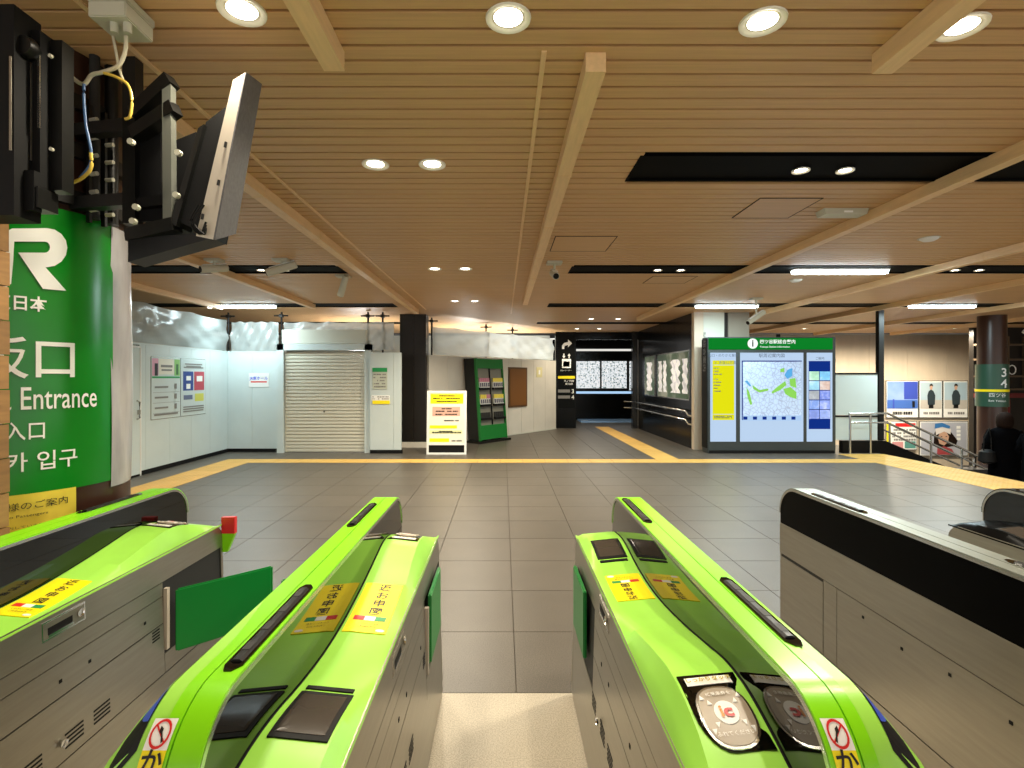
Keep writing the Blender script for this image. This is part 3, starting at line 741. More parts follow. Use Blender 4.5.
# yellow notice under the wrap
yl = hit(4,500)[0]; yr = hit(75,500)[0]; z1 = hit(40,492)[1]; z0 = hit(40,545)[1]
note = cpart('yellow_notice', B().grid(lambda u, v: cyl(yl+(yr-yl)*u, z0+(z1-z0)*v, .006+.0012*math.sin(11*u+4*v)), 14, 8), 'paper_yellow')
fit_text('lettering', '様のご案内', 19, 66, 499, 510, 'のご案内', 'ink', .0, note)
fit_text('lettering', 'To Passengers', 13, 47, 513, 519, 'Passengers', 'ink', .0, note)
fit_text('lettering', 'ご案内しています。', 13, 45, 524, 529, 'しています。', 'ink', .0, note)
# mounting gear above the wrap
gear = B()
for z in (2.22, 2.42, 2.62): gear.lathe([(CR,z-.03),(CR+.03,z-.03),(CR+.03,z+.03),(CR,z+.03)], (CX,CY,0), 40)
cpart('clamp_ring', gear, 'black_metal')
for k, (u, r) in enumerate([(88,.022), (104,.03)]):
    a = hit(u, 100)[0]; p = cyl(a, 2.15, .035); cpart('riser_pipe', B().tube([p, (p[0],p[1],CZ)], r*.9, 10), 'black_metal' if k else 'steel_dk')
for u in (82, 96):
    a = hit(u, 150)[0]; b = B()
    c0, c1 = cyl(a-.012, 2.13, .05), cyl(a+.012, 2.13, .05); c2, c3 = cyl(a+.012,2.13,.03), cyl(a-.012,2.13,.03)
    cpart('bracket_bar', B().hexa([c0,c1,c2,c3],[(q[0],q[1],2.62) for q in (c0,c1,c2,c3)]), 'black_metal', smooth=False)
    for i in range(6):
        z = 2.18+.075*i; p = Vector(cyl(a, z, .05)); q = Vector(cyl(a, z, .085)); cpart('bolt', B().tube([p,q], .009, 8), 'boxgrey')
for i in range(4):
    z = 2.16+.12*i; a = hit(100,150)[0]
    v = [cyl(a, z, .005), cyl(a+.13, z, .005), cyl(a+.13, z+.07, .005), cyl(a, z+.07, .005)]; w = [cyl(a, z, .06), cyl(a+.13, z, .02), cyl(a+.13, z+.07, .02), cyl(a, z+.07, .06)]
    cpart('bracket_gusset', B().hexa(v, w), 'black_metal', smooth=False)
# junction box with cables
p = P(118, 20, 1.90)
jb = thing('junction_box', 'pale plastic junction box fixed high on the round column', 'box', (p.x,p.y,CZ-.09))
box('case', -.078, .055, -.04, .11, .0, .055, 'boxgrey', jb, .004); box('lid', -.082, .059, -.044, .114, .055, .085, 'boxgrey', jb, .004)
for dx in (-.012, .035): B().tube([(dx,.0,0),(dx,.0,-.035)], .014, 10).build('cable_gland', 'boxgrey', jb, True)
def pix_path(pts, Z): return [P(u,v,Z if not isinstance(Z,(list,tuple)) else Z[i]) for i,(u,v) in enumerate(pts)]
def smooth_path(pts, n=6):
    out = []
    for i in range(len(pts)-1):
        p0, p1, p2, p3 = pts[max(i-1,0)], pts[i], pts[i+1], pts[min(i+2,len(pts)-1)]
        for k in range(n):
            t = k/n; out.append(.5*((2*p1)+(-p0+p2)*t+(2*p0-5*p1+4*p2-p3)*t*t+(-p0+3*p1-3*p2+p3)*t**3))
    return out+[pts[-1]]
def cable(name, label, pts, Z, m, r=.006):
    o = B().tube(smooth_path([Vector(q) for q in pix_path(pts,Z)]), r, 8).build(name, m, None, True); return tag(o, label, 'cable', 'loose cables on the round column')
cable('cable', 'white cable hanging in a loop from the junction box', [(126,36),(125,52),(118,66),(103,72),(92,75),(84,84),(74,79),(64,68)], 1.93, 'cabw', .007)
cable('cable', 'thin grey cable behind the white loop under the junction box', [(113,36),(116,52),(119,68),(123,80)], 1.97, 'cabw', .005)
cable('cable', 'yellow cable curling at the right of the column bracket', [(104,73),(116,77),(128,85),(132,100),(130,116),(125,119)], 1.92, 'caby', .005)
cable('cable', 'thin blue cable hanging down the column bracket', [(84,84),(84,100),(86,125),(91,150),(90,165),(80,178)], 1.91, 'cabb', .005)
cable('cable', 'yellow cable end curling away at the foot of the bracket', [(91,153),(91,168),(82,178),(68,184),(53,185)], 1.90, 'caby', .006)
# display mounted on the right of the column, seen from its edge
nb = P(215,240,2.0)
dsp = thing('display_unit', 'tilted electronic display with pale edge bracketed to the column', 'display', (nb.x,nb.y,nb.z))
dP = lambda u, v, Z, dy=0.: P(u,v,Z)+Vector((0,dy,0))-nb
NT, NB, FT, FB, WT, WB = dP(246,72,2.0), dP(215,240,2.0), dP(262,84,2.2), dP(236,234,2.2), dP(233,80,2.0), dP(196,236,2.0)
sh_ = FT-NT
B().hexa([NB,FB,FB+(WB-NB)*.1,NB+(WB-NB)*.1],[NT,FT,FT+(WT-NT)*.1,NT+(WT-NT)*.1]).build('screen_face', 'panel_face', dsp)
B().hexa([NB+(WB-NB)*.1,NB+(WB-NB)*.1+sh_*.1,WB+sh_*.1,WB],[NT+(WT-NT)*.1,NT+(WT-NT)*.1+sh_*.1,WT+sh_*.1,WT]).build('pale_edge', 'panel_edge', dsp)
B().hexa([NB+(WB-NB)*.1+sh_*.1,FB+(WB-NB)*.1,WB+(FB-NB),WB+sh_*.1],[NT+(WT-NT)*.1+sh_*.1,FT+(WT-NT)*.1,WT+sh_,WT+sh_*.1]).build('housing', 'black_metal', dsp)
g = Vector((0,.22,0))
def quad(nm, px, Z, d, m):
    q = [dP(u,v,Z) for u, v in px]; B().hexa(q, [p_+Vector((0,d,0)) for p_ in q]).build(nm, m, dsp)
quad('rear_case', [(200,232),(229,104),(206,122),(180,222)], 2.06, .2, 'black'); quad('rear_rib', [(176,226),(204,124),(198,128),(170,222)], 2.04, .1, 'black_metal'); quad('rear_box', [(152,224),(178,224),(196,132),(176,140)], 2.12, .18, 'black')
quad('bottom_tray', [(128,262),(212,238),(214,232),(128,238)], 2.08, .10, 'black_metal')
for u, v in ((226,142),(219,180),(203,214)): q = dP(u,v,1.995); B().tube([q,q+Vector((-.004,0,-.02))], .005, 6).build('edge_latch', 'steel_dk', dsp)
for k in range(3): B().tube(smooth_path([dP(198+3*k,205,1.98), dP(190+2*k,222,1.97), dP(200+2*k,234,1.98), dP(206,222+3*k,1.985)]), .004, 6).build('wire', 'black', dsp, True)
arm = dsp; ORG = nb
def bar(name, a, b, w, m='black_metal', d=None):
    a, b = Vector(a)-ORG, Vector(b)-ORG; t = (b-a).normalized(); s = t.cross(Vector((0,0,1)));  s = s if s.length > .05 else Vector((1,0,0)); s = s.normalized()*w/2; r = t.cross(s).normalized()*(d or w)/2
    return B().hexa([a-s-r,a+s-r,a+s+r,a-s+r],[b-s-r,b+s-r,b+s+r,b-s+r]).build(name, m, arm)
bar('upright', P(170,225,2.06), P(169,85,2.06), .034, mat('grey_angle',(86,88,80),.5))
for zz_ in (2.2, 2.5): bar('wall_arm', (-1.775,2.2,zz_), (P(140,100,2.12).x,2.14,zz_), .05)
bar('upright', P(133,225,2.12), P(133,60,2.12), .05)
bar('arm', P(135,115,2.1), P(172,80,2.06), .05); bar('arm', P(135,135,2.1), P(176,108,2.06), .05)
bar('arm', P(130,236,2.1), P(177,225,2.06), .05); bar('arm', P(136,205,2.12), P(176,200,2.1), .04, 'black')
bar('plate', P(150,222,2.13), P(150,120,2.13), .10, 'black', .02)
for u, v in ((180,154),(178,196),(133,143),(135,222),(138,208)):
    q = P(u,v,2.02)-ORG; B().tube([q,q+Vector((0,-.018,0))], .012, 8).build('bolt', 'boxgrey', arm)
# left display unit seen from behind
lu = thing('departure_display', 'black rear of a second display unit at the top left edge', 'display', (-1.86,1.78,2.05))
def lbox(name, u0, u1, v0, v1, Z, d, m): 
    a, b = P(u0,v1,Z), P(u1,v0,Z); return box(name, a.x+1.86, b.x+1.86, Z-1.78, Z+d-1.78, a.z-2.05, b.z-2.05, m, lu)
lbox('side_plate', 38, 62, 40, 190, 1.80, .05, 'black_metal'); lbox('case', -60, 14, 4, 215, 1.70, .10, 'black'); lbox('case_step', 14, 40, 30, 200, 1.76, .06, 'black')
lbox('chrome_strip', 37, 39.5, 55, 128, 1.755, .004, 'chrome'); lbox('strip', 9, 11, 56, 150, 1.695, .004, 'steel'); lbox('strip', 30, 31, 62, 160, 1.755, .004, 'steel')
lbox('strip', 22, 24.5, 80, 160, 1.755, .004, mat('copper_strip',(96,70,44),.4,.5))
q = P(27,48,1.74)-Vector((1.86*-1,1.78,2.05)); B().lathe([(.0001,-.02),(.03,-.02),(.036,0),(.03,.02)], q, 16, 'y').build('hinge', 'black_metal', lu, True)
lbox('lower_bracket', -50, 38, 186, 207, 1.74, .08, 'black_metal'); lbox('foot', 22, 34, 170, 210, 1.735, .03, 'black')
for u, v in ((52,57),(53,150),(13,173),(20,174)):
    q = P(u,v,1.735)-Vector((-1.86,1.78,2.05)); B().tube([q,q+Vector((0,-.01,0))], .006, 8).build('bolt', 'boxgrey', lu)
# wooden block cladding at the very left
wp = thing('wooden_post', 'stacked wooden block post at the left image edge', 'post', (-1.9,1.83,0))
z = 0; k = 0
while z < 2.0:
    w = .003*(k%2); box('wood_block', -.25, .17+w-.002, -.03-w, .028, z+.002, z+.118, 'woodpost', wp); z += .12; k += 1

# ------------------------------------------------------------------ left hoarding, shutter
wl = struct(empty('wall_left', (-5.5,7.8,0)))
ys = [4.6,5.5,6.4,7.3,8.02,8.16,8.75,9.35,9.95,10.6]
for a, b_ in zip(ys, ys[1:]):
    if abs(a-7.3) < .01: continue
    box('hoarding_panel', -.06, 0, a+.002-7.8, b_-.002-7.8, .07, 2.0, 'hoard', wl)
box('hoarding_foot', -.06, .004, -3.2, 2.8, 0, .07, 'black', wl); box('top_rail', -.064, .006, -3.2, 2.8, 1.985, 2.015, 'hoard', wl)
d1 = struct(empty('door_1', (-5.5,7.66,0))); box('door_leaf', -.05, .005, -.36, .36, .03, 1.93, 'hoard', d1)
b = B().box(-.01,.012,-.385,-.362,0,1.96).box(-.01,.012,.362,.385,0,1.96).box(-.01,.012,-.385,.385,1.935,1.96); b.build('door_frame', 'white', d1)
B().tube([(.01,.29,.86),(.05,.29,.88),(.05,.29,1.12),(.01,.29,1.14)], .014, 8).build('door_handle', 'silver', d1, True); box('lock_plate', .005,.03,.30,.345,.93,1.0,'silver',d1)
wb = struct(empty('wall_back', (-5,10.6,0)))
for a, c in ((-.5,-.02), (-.016,.53)): box('hoarding_panel', a, c, 0, .06, .07, 2.0, 'hoard', wb)
box('hoarding_foot', -.5, .53, -.004, .06, 0, .07, 'black', wb); box('top_rail', -.5, .53, -.006, .064, 1.985, 2.015, 'hoard', wb)
for lb, y0, y1, kind in [('hoarding poster with pink and green heading, left of the pair', 8.28, 9.02, 0), ('hoarding poster with blue and red boxes, right of the pair', 9.04, 9.78, 1)]:
    t = thing('notice_poster', lb, 'poster', (-5.5,y0,.83), group='posters on the left hoarding'); w = y1-y0; h = .98
    def R(nm, a, b_, z0, z1, m, k=1): return box(nm, .001+.002*k, .004+.002*k, a*w, b_*w, z0*h, z1*h, m, t)
    box('frame', .0005, .003, -.012, w+.012, -.012, h+.012, 'silver', t); R('sheet', 0, 1, 0, 1, 'hoard', 2)
    if kind == 0:
        R('heading_left', .02,.22,.70,.98, mat('pink_print',(214,160,180),.5), 3); R('heading', .24,.76,.72,.98, mat('cream_print',(226,222,206),.5), 3); R('heading_right', .78,.98,.70,.98, mat('leaf_print',(140,190,110),.5), 3)
        R('band', .02,.98,.66,.69,'greenprint',3); R('figure', .10,.20,.70,.9,'ink',4); R('figure', .84,.92,.72,.9, mat('figure_green',(60,110,60),.5),4)
        b = B()
        for i in range(3):
            z = .50-.17*i; b.box(.012,.014,.1*w,.55*w,(z+.0)*h,(z+.03)*h); b.box(.012,.014,.78*w,.86*w,(z-.02)*h,(z+.07)*h); b.box(.012,.0125,.04*w,.96*w,(z-.075)*h,(z-.07)*h)
        b.box(.012,.014,.3*w,.7*w,.84*h,.88*h).box(.012,.014,.32*w,.68*w,.78*h,.81*h).box(.012,.014,.08*w,.9*w,.05*h,.08*h).build('print', 'grey', t)
    else:
        b = B()
        for z, a, c in ((.90,.15,.85),(.86,.2,.8),(.84,.1,.9),(.14,.08,.92),(.10,.08,.92),(.06,.08,.9)): b.box(.010,.012,a*w,c*w,z*h,(z+.022)*h)
        b.build('print', 'grey', t); R('blue_box', .08,.48,.44,.78, mat('navy_print',(36,66,140),.5), 3); R('red_box', .52,.94,.44,.78, mat('rose_print',(186,70,84),.5), 3)
        R('blue_inset', .2,.38,.62,.70,'whiteprint',4); R('red_inset', .62,.86,.60,.70,'whiteprint',4); R('blue_inset', .2,.36,.47,.56,'whiteprint',4)
        R('yellow_map', .55,.92,.24,.38, mat('olive_print',(206,206,90),.5), 3); R('route', .1,.45,.28,.36, mat('slate_print',(100,110,140),.5), 3)
t = thing('paper_sign', 'small white sign with blue lettering and red line on hoarding', 'sign', (-4.88,10.6,1.42))
box('sheet', -.2, .2, -.008, -.001, -.12, .16, 'white', t); text('lettering', 'JR東ホール', .075, facing((0,-.0095,.05)), 'blue', t, bold=.001); box('red_line', -.16, .16, -.0095, -.008, -.03, -.005, 'red', t)
# shutter
d2 = struct(empty('door_2', (-3.53,10.5,0)))
zz = .02; n = 0
while zz < 1.98:
    box('shutter_slat', -.79, .79, .02+.0, .05, zz, zz+.062, 'shut', d2); B().prism([(-.79,zz+.012),(.79,zz+.012),(.79,zz+.05),(-.79,zz+.05)], .006, .02, 'y').build('slat_ridge', 'shut', d2); zz += .068
b = B().box(-.93,-.80,-.05,.10,0,2.15).box(.80,.92,-.05,.10,0,2.15).box(-.93,.92,-.05,.10,2.03,2.15); b.build('shutter_frame', 'hoard', d2)
box('shutter_box', -.85, .82, .0, .12, 2.16, 2.44, 'pale', d2); box('shutter_lock', -.03,.0,.0,.012,.8,.83,'steel_dk',d2); box('bottom_bar', -.79,.79,.0,.05,0,.02,'silver',d2)
wr = struct(empty('wall_shutter_side', (-2.25,10.4,0)))
for a, c in ((-.36,.10),(.104,.25)): box('hoarding_panel', a, c, 0, .07, .07, 1.98, 'hoard', wr)
box('hoarding_foot', -.36, .27, -.01, .08, 0, .07, 'black', wr)
t = thing('notice_sheet', 'small green and white notice right of the shutter', 'sign', (-2.44,10.395,1.44))
box('sheet', -.12, .17, -.004, .001, -.18, .24, mat('notice_grey',(190,196,180),.5), t); box('green_heading', -.12, .17, -.007, -.004, .16, .24, 'greenprint', t)
lines(B(), -.1, .15, -.16, .14, 5, -.004, seed=3).build('print', 'grey', t)
t = thing('notice_strip', 'small white and yellow strip notice below the green notice', 'sign', (-2.42,10.395,1.02))
box('sheet', -.16, .2, -.004, .001, .02, .12, 'whiteprint', t); box('yellow_part', -.14, .2, -.006, .001, -.05, .02, 'yellow', t); lines(B(), -.14, .18, .03, .11, 2, -.004, seed=5).build('print','grey',t)
pl = thing('dark_pillar', 'tall dark bronze pillar right of the shutter', 'pillar', (-1.9,11.3,0))
for a, c in ((-.30,-.015),(-.011,.26)): box('pillar_panel', a, c, 0, .4, .12, CZ, 'dark', pl)
box('pillar_base', -.32, .30, -.03, .42, 0, .115, 'hoard_c', pl)
# plastic sheeting above the hoardings
def sheet(label, p, q, z0, z1, seed, nu=26):
    p, q = Vector((*p,0)), Vector((*q,0)); d = (q-p); nrm = Vector((d.y,-d.x,0)).normalized(); rr = random.Random(seed); ph = [rr.uniform(0,6) for _ in range(8)]
    def fn(u, v):
        w = .022*math.sin(17*u+5*v+ph[0])+.018*math.sin(31*u-9*v+ph[1])+.012*math.sin(60*u+14*v+ph[2])
        zt = z1-.03*abs(math.sin(4.5*PI*u+ph[3]))*v
        o = p+d*u+nrm*(w*(.3+.7*math.sin(PI*min(1,v*1.0)))+.03); return (o.x, o.y, z0+(zt-z0)*v)
    o = B().grid(fn, nu*2, 10).build('plastic_sheet', 'sheet', None, True); return tag(o, label, 'plastic sheet', 'plastic sheeting above the hoardings')
sheet('bluish plastic sheeting above the poster hoarding at left', (-5.53,5.0), (-5.53,10.55), 2.025, 2.64, 1, 40)
sheet('plastic sheeting above the hoarding panel left of the shutter', (-5.45,10.66), (-4.5,10.66), 2.025, 2.62, 2, 12)
sheet('plastic sheeting over the shutter housing', (-4.42,10.72), (-2.2,10.72), 2.05, 2.62, 3, 20)
sheet('plastic sheeting above the angled cream hoarding', (-1.55,11.55), (1.42,15.27), 1.99, 2.62, 4, 40)
def pole(label, x, y, z0, bx=.14):
    t = thing('scaffold_pole', label, 'pole', (x,y,0), group='scaffold poles at the hoardings')
    B().tube([(0,0,z0),(0,0,CZ-.02)], .02, 8).build('tube', 'dark', t, True); B().tube([(-bx,-.03,CZ-.10),(bx,-.03,CZ-.10)], .016, 8).build('clamp_bar', 'steel_dk', t, True)
    box('clamp', -.035,.035,-.05,.03,CZ-.13,CZ-.07,'dark',t); box('foot_plate', -.05,.05,-.05,.05,0,.012,'dark',t) if z0 < .02 else None
pole('scaffold pole at the left side of the shutter frame', -4.49, 10.75, 0); pole('scaffold pole behind sheeting at the shutter right', -2.75, 10.8, 0); pole('scaffold pole next to the dark pillar', -2.45, 10.8, 0)
pole('scaffold pole above the hoarding corner at left', -5.62, 10.85, 0); pole('scaffold pole behind the brochure rack', -.42, 13.15, 0); pole('scaffold pole behind the brown covered board', .25, 14.0, 0); pole('scaffold pole right of the dark pillar', -1.58, 11.75, 0)

# ------------------------------------------------------------------ centre: angled hoarding, rack, A-board
wc = struct(empty('wall_center', (-1.6,11.45,0)))
HA, HB = Vector((-1.6,11.45,0)), Vector((1.54,15.4,0)); hd = (HB-HA).normalized(); hn = Vector((hd.y,-hd.x,0)); HLn = (HB-HA).length
def hpt(s, off, z): p = HA+hd*s+hn*off; return Vector((p.x,p.y,z))
def hplate(name, s0, s1, z0, z1, o0, o1, m, par, org):
    o = Vector(org); return B().hexa([hpt(s0,o0,z0)-o,hpt(s1,o0,z0)-o,hpt(s1,o1,z0)-o,hpt(s0,o1,z0)-o],[hpt(s0,o0,z1)-o,hpt(s1,o0,z1)-o,hpt(s1,o1,z1)-o,hpt(s0,o1,z1)-o]).build(name, m, par)
n = 9
for i in range(n): hplate('hoarding_panel', HLn*i/n+.003, HLn*(i+1)/n-.003, .03, 1.98, 0, -.06, 'hoard_c', wc, HA)
hplate('hoarding_foot', 0, HLn, 0, .03, .01, -.06, 'pale', wc, HA)
s0 = 2.78; cb = thing('covered_board', 'brown covered notice frame on the cream hoarding', 'notice board', hpt(s0,0,.75))
hplate('frame', s0, s0+.8, .72, 1.76, .001, .03, mat('bronze_frame',(88,62,36),.4), cb, hpt(s0,0,.75)); hplate('cover', s0+.05, s0+.75, .77, 1.71, .03, .036, 'brown', cb, hpt(s0,0,.75))
s1 = 4.05; nn = thing('paper_note', 'small cream paper note right of the brown frame', 'sign', hpt(s1,0,1.5)); hplate('sheet', s1, s1+.28, 1.5, 1.78, .001, .006, mat('cream_note',(224,214,160),.5), nn, hpt(s1,0,1.5)); hplate('mark', s1+.1, s1+.18, 1.58, 1.7, .006, .008, 'whiteprint', nn, hpt(s1,0,1.5))
# brochure rack
rk = thing('brochure_rack', 'green brochure rack with leaflets before the cream hoarding', 'rack', (-.57,11.96,0)); rd = Vector((.62,.76,0)).normalized(); rn = Vector((rd.y,-rd.x,0)); RW = .96
def rpt(a, o, z): p = rd*a+rn*o; return Vector((p.x,p.y,z))
def rplate(name, a0, a1, o0, o1, z0, z1, m, par=rk, lean=True):
    k = lambda z: (.10-.16*(z/1.93)) if lean else 0
    return B().hexa([rpt(a0,o0+k(z0),z0),rpt(a1,o0+k(z0),z0),rpt(a1,o1+k(z0),z0),rpt(a0,o1+k(z0),z0)],[rpt(a0,o0+k(z1),z1),rpt(a1,o0+k(z1),z1),rpt(a1,o1+k(z1),z1),rpt(a0,o1+k(z1),z1)]).build(name, m, par)
rplate('back_case', 0.04, RW-.04, -.37, -.06, .08, 1.9, 'black_metal')
rplate('side_panel', -.0, .045, -.38, -.06, .06, 1.93, 'black_metal'); rplate('side_trim', -.0, .045, -.06, .0, .06, 1.93, 'rackgreen'); rplate('side_panel', RW-.03, RW, -.38, .0, .06, 1.93, 'rackgreen')
rplate('header', .03, RW-.03, -.1, -.005, 1.70, 1.92, 'rackgreen'); rplate('skirt', .03, RW-.03, -.1, -.005, .08, .40, 'rackgreen')
rplate('back_board', .045, RW/2-.01, -.1, -.05, .4, 1.7, 'rackgrey'); rplate('back_board', RW/2+.01, RW-.03, -.1, -.05, .4, 1.7, 'rackgrey'); rplate('centre_post', RW/2-.01, RW/2+.01, -.1, -.02, .4, 1.7, 'black')
rplate('foot_plate', -.05, RW+.1, -.30, .12, 0, .05, 'black_metal', lean=False)
LM = [mat('leaf_white',(214,214,208),.5), mat('leaf_yellow',(224,206,80),.5), mat('leaf_pink',(190,120,140),.5), mat('leaf_navy',(70,70,90),.5)]
rr = random.Random(3)
for row, z in enumerate((1.24, .86, .55)):
    for bay in range(2):
        a0 = .07+bay*RW/2
        tr = rplate('leaflet_tray', a0, a0+RW/2-.1, -.05, .015, z-.03, z+.02, 'black')
        for k in range(5):
            a = a0+.01+k*.07
            if row == 2: rplate('wire_holder', a, a+.055, -.045, -.02, z+.02, z+.14, 'steel_dk', tr)
            else:
                lf = rplate('leaflet', a, a+.06, -.045, .0, z, z+.24, LM[0], tr)
                rplate('leaflet_top', a, a+.06, -.044, .004, z+.15, z+.24, LM[1] if (row == 1 and k < 3) or bay == 1 else LM[2], tr); rplate('leaflet_photo', a+.008, a+.05, -.044, .004, z+.04, z+.13, LM[3], tr)
# A-board
ab = thing('sign_stand', 'white framed A-board with yellow notice poster before rack', 'sign stand', (-1.095,10.25,0))
def atilt(nm, x0, x1, z0, z1, d0, d1, m): 
    k = lambda z: .10*(z/1.23)
    return B().hexa([(x0,d0+k(z0),z0),(x1,d0+k(z0),z0),(x1,d1+k(z0),z0),(x0,d1+k(z0),z0)],[(x0,d0+k(z1),z1),(x1,d0+k(z1),z1),(x1,d1+k(z1),z1),(x0,d1+k(z1),z1)]).build(nm, m, ab)
atilt('frame_side', -.385, -.345, 0, 1.23, 0, .03, 'white'); atilt('frame_side', .345, .385, 0, 1.23, 0, .03, 'white'); atilt('frame_bar', -.385, .385, 1.19, 1.23, -.001, .031, 'white'); atilt('frame_bar', -.385, .385, .18, .22, -.001, .031, 'white'); atilt('frame_bar', -.385, .385, .0, .035, -.001, .031, 'white')
atilt('poster', -.345, .345, .22, 1.19, .008, .02, mat('poster_cream',(234,230,214),.5))
atilt('yellow_heading', -.32, .32, .98, 1.17, .005, .008, 'yellow'); atilt('pink_block', -.28, .26, .74, .92, .005, .008, mat('salmon_print',(216,170,150),.5)); atilt('yellow_strip', -.33, .2, .50, .56, .005, .008, 'yellow'); atilt('cream_strip', -.33, .3, .40, .47, .005, .008, mat('lime_strip',(226,232,170),.5)); atilt('yellow_strip', -.33, .05, .24, .31, .005, .008, 'yellow')
b = B()
for z, a, c in ((1.13,-.15,.15),(1.08,-.27,.27),(1.02,-.2,.2),(.88,-.1,.1),(.83,-.25,.22),(.77,-.22,.2),(.65,-.05,.25),(.44,-.15,.15),(.42,-.28,.28),(.26,.1,.3)):
    lines(b, a, c, z-.015, z+.02, 1, .004+.10*(z/1.23), .7, .85, int(z*100))
b.build('print', 'ink', ab)
box('rear_leg', -.36, -.33, .45, .48, 0, .05, 'white', ab)
atilt('dark_gap', -.345, .345, .035, .18, .02, .028, 'black'); box('white_weight', -.25, -.05, .05, .2, .001, .15, 'pale', ab); box('yellow_weight', -.03, .12, .05, .2, .001, .16, 'yellow', ab)  # black sheet painted for the shaded gap under the poster
B().hexa([(-.36,.45,0),(.36,.45,0),(.36,.48,0),(-.36,.48,0)],[(-.36,.10,1.2),(.36,.10,1.2),(.36,.13,1.2),(-.36,.13,1.2)]).build('rear_panel', 'white', ab)

# ------------------------------------------------------------------ black corridor
wk = struct(empty('wall_corridor_left', (1.55,15.6,0))); box('wall_panel', 0, .60, .0, .25, 0, CZ, 'blackwall', wk); box('wall_lintel', .6, 2.5, .1, .25, 2.62, CZ, 'blackwall', wk)
sg = thing('direction_sign', 'black lift direction sign with arrow and yellow line', 'sign', (1.62,15.6,1.0)); SZ = 15.6/F
sg_p = lambda u, v: (((u-U0)*SZ)-1.62, -.006, H+(V0-v)*SZ-1.0)
box('panel', 0, .50, -.004, -.0005, -.4, 1.75, mat('sign_black',(8,10,9),.5,ior=1.2), sg)
def spoly(nm, pts, m='whiteprint'): 
    n = len(pts); return B().add([sg_p(*p) for p in pts], [tuple(range(n))]).build(nm, m, sg)
spoly('arrow', [(562,349),(562,345.5),(564,343),(568,342),(568,339.5),(572,343.3),(568,347.3),(568,345.0),(565,345.8),(564.3,347),(564.3,349)])
spoly('lift_icon', [(562,359),(571,359),(571,368),(562,368)]); spoly('lift_icon_door', [(563.2,361.5),(569.8,361.5),(569.8,366.8),(563.2,366.8)], 'ink')
for k in range(3): spoly('lift_icon_person', [(563.7+2.1*k,362.2),(565.2+2.1*k,362.2),(565.2+2.1*k,366.4),(563.7+2.1*k,366.4)])
spoly('lift_arrow', [(563.4,353.6),(564.4,353.6),(564.4,356),(565.6,356),(563.9,358.2),(562.2,356),(563.4,356)]); spoly('lift_arrow', [(568.6,358.2),(569.6,358.2),(569.6,355.8),(570.8,355.8),(569.1,353.4),(567.4,355.8),(568.6,355.8)])
text('lettering', 'エレベーター', .058, lambda x, y: (x+(566-U0)*SZ-1.62, -.006, y+H+(V0-370.5)*SZ-1), 'whiteprint', sg)
spoly('yellow_line', [(558,376),(575,376),(575,378.6),(558,378.6)], 'yellow')
for v, s in ((381,'丸ノ内線'),(384,'南北線')): text('lettering', s, .075, lambda x, y, v=v: (x+(569-U0)*SZ-1.62, -.006, y+H+(V0-v)*SZ-1), 'whiteprint', sg)
for v, s in ((391.5,'3'),(397.5,'4')):
    text('lettering', s, .17, lambda x, y, v=v: (x+(572.8-U0)*SZ-1.62, -.006, y+H+(V0-v)*SZ-1), 'whiteprint', sg, bold=.002); spoly('grey_plate', [(558,v-2),(570,v-2),(570,v+1),(558,v+1)], 'grey')
wf = struct(box('wall_corridor', 1.4, 8, 18.7, 18.9, 0, CZ, 'blackwall'))
w1 = struct(empty('window_1', (3.35,18.66,1.1)))
GLS = pattern_mat('frosted_leaf_glass', [(0,(60,80,80)),(.42,(120,140,140)),(.49,(240,245,250)),(1,(255,255,255))], 17, 'noise', emit=.62)  # panes glow in place of daylight from outside
for a, c in ((-.77,.06),(.12,1.0)): box('window_pane', a, c, -.01, .01, .02, .97, GLS, w1)
b = B().box(-.8,1.03,-.03,.03,-.03,.02).box(-.8,1.03,-.03,.03,.97,1.02).box(.06,.12,-.03,.03,.02,.97).box(-.8,-.77,-.03,.03,.02,.97).box(1.0,1.03,-.03,.03,.02,.97); b.build('window_frame', 'black_metal', w1)
box('window_light_strip', -.77, 1.3, -.03, .02, -.17, -.09, emi('strip_blue',(170,205,240),.8), w1); box('upper_light_strip', -.77, 1.3, -.03, .02, 1.33, 1.40, emi('strip_white',(225,222,215),.8), w1)
box('side_pane', 1.1, 1.35, -.01, .01, -.05, .97, GLS, w1)
tag(box('daylit_floor_patch', 2.6, 4.6, 17.6, 18.6, .0, .05, mat('daylight_blue',(150,190,235),.3)), 'pale blue slab painting daylight on the floor at the end of the dark corridor', 'floor light')  # pale blue slab paints the daylight that falls on the floor
wr2 = struct(empty('wall_right', (3.95,11.1,0)))
yy = [0,1.1,2.2,3.3,4.4]
for a, c in zip(yy, yy[1:]): box('wall_panel', 0, .12, a+.003, c-.003, 0, CZ, 'blackwall', wr2)
box('corner_glass', -.16, .0, 4.42, 4.6, 0, CZ, mat('dark_glass',(40,42,44),.06,ior=1.8), wr2)
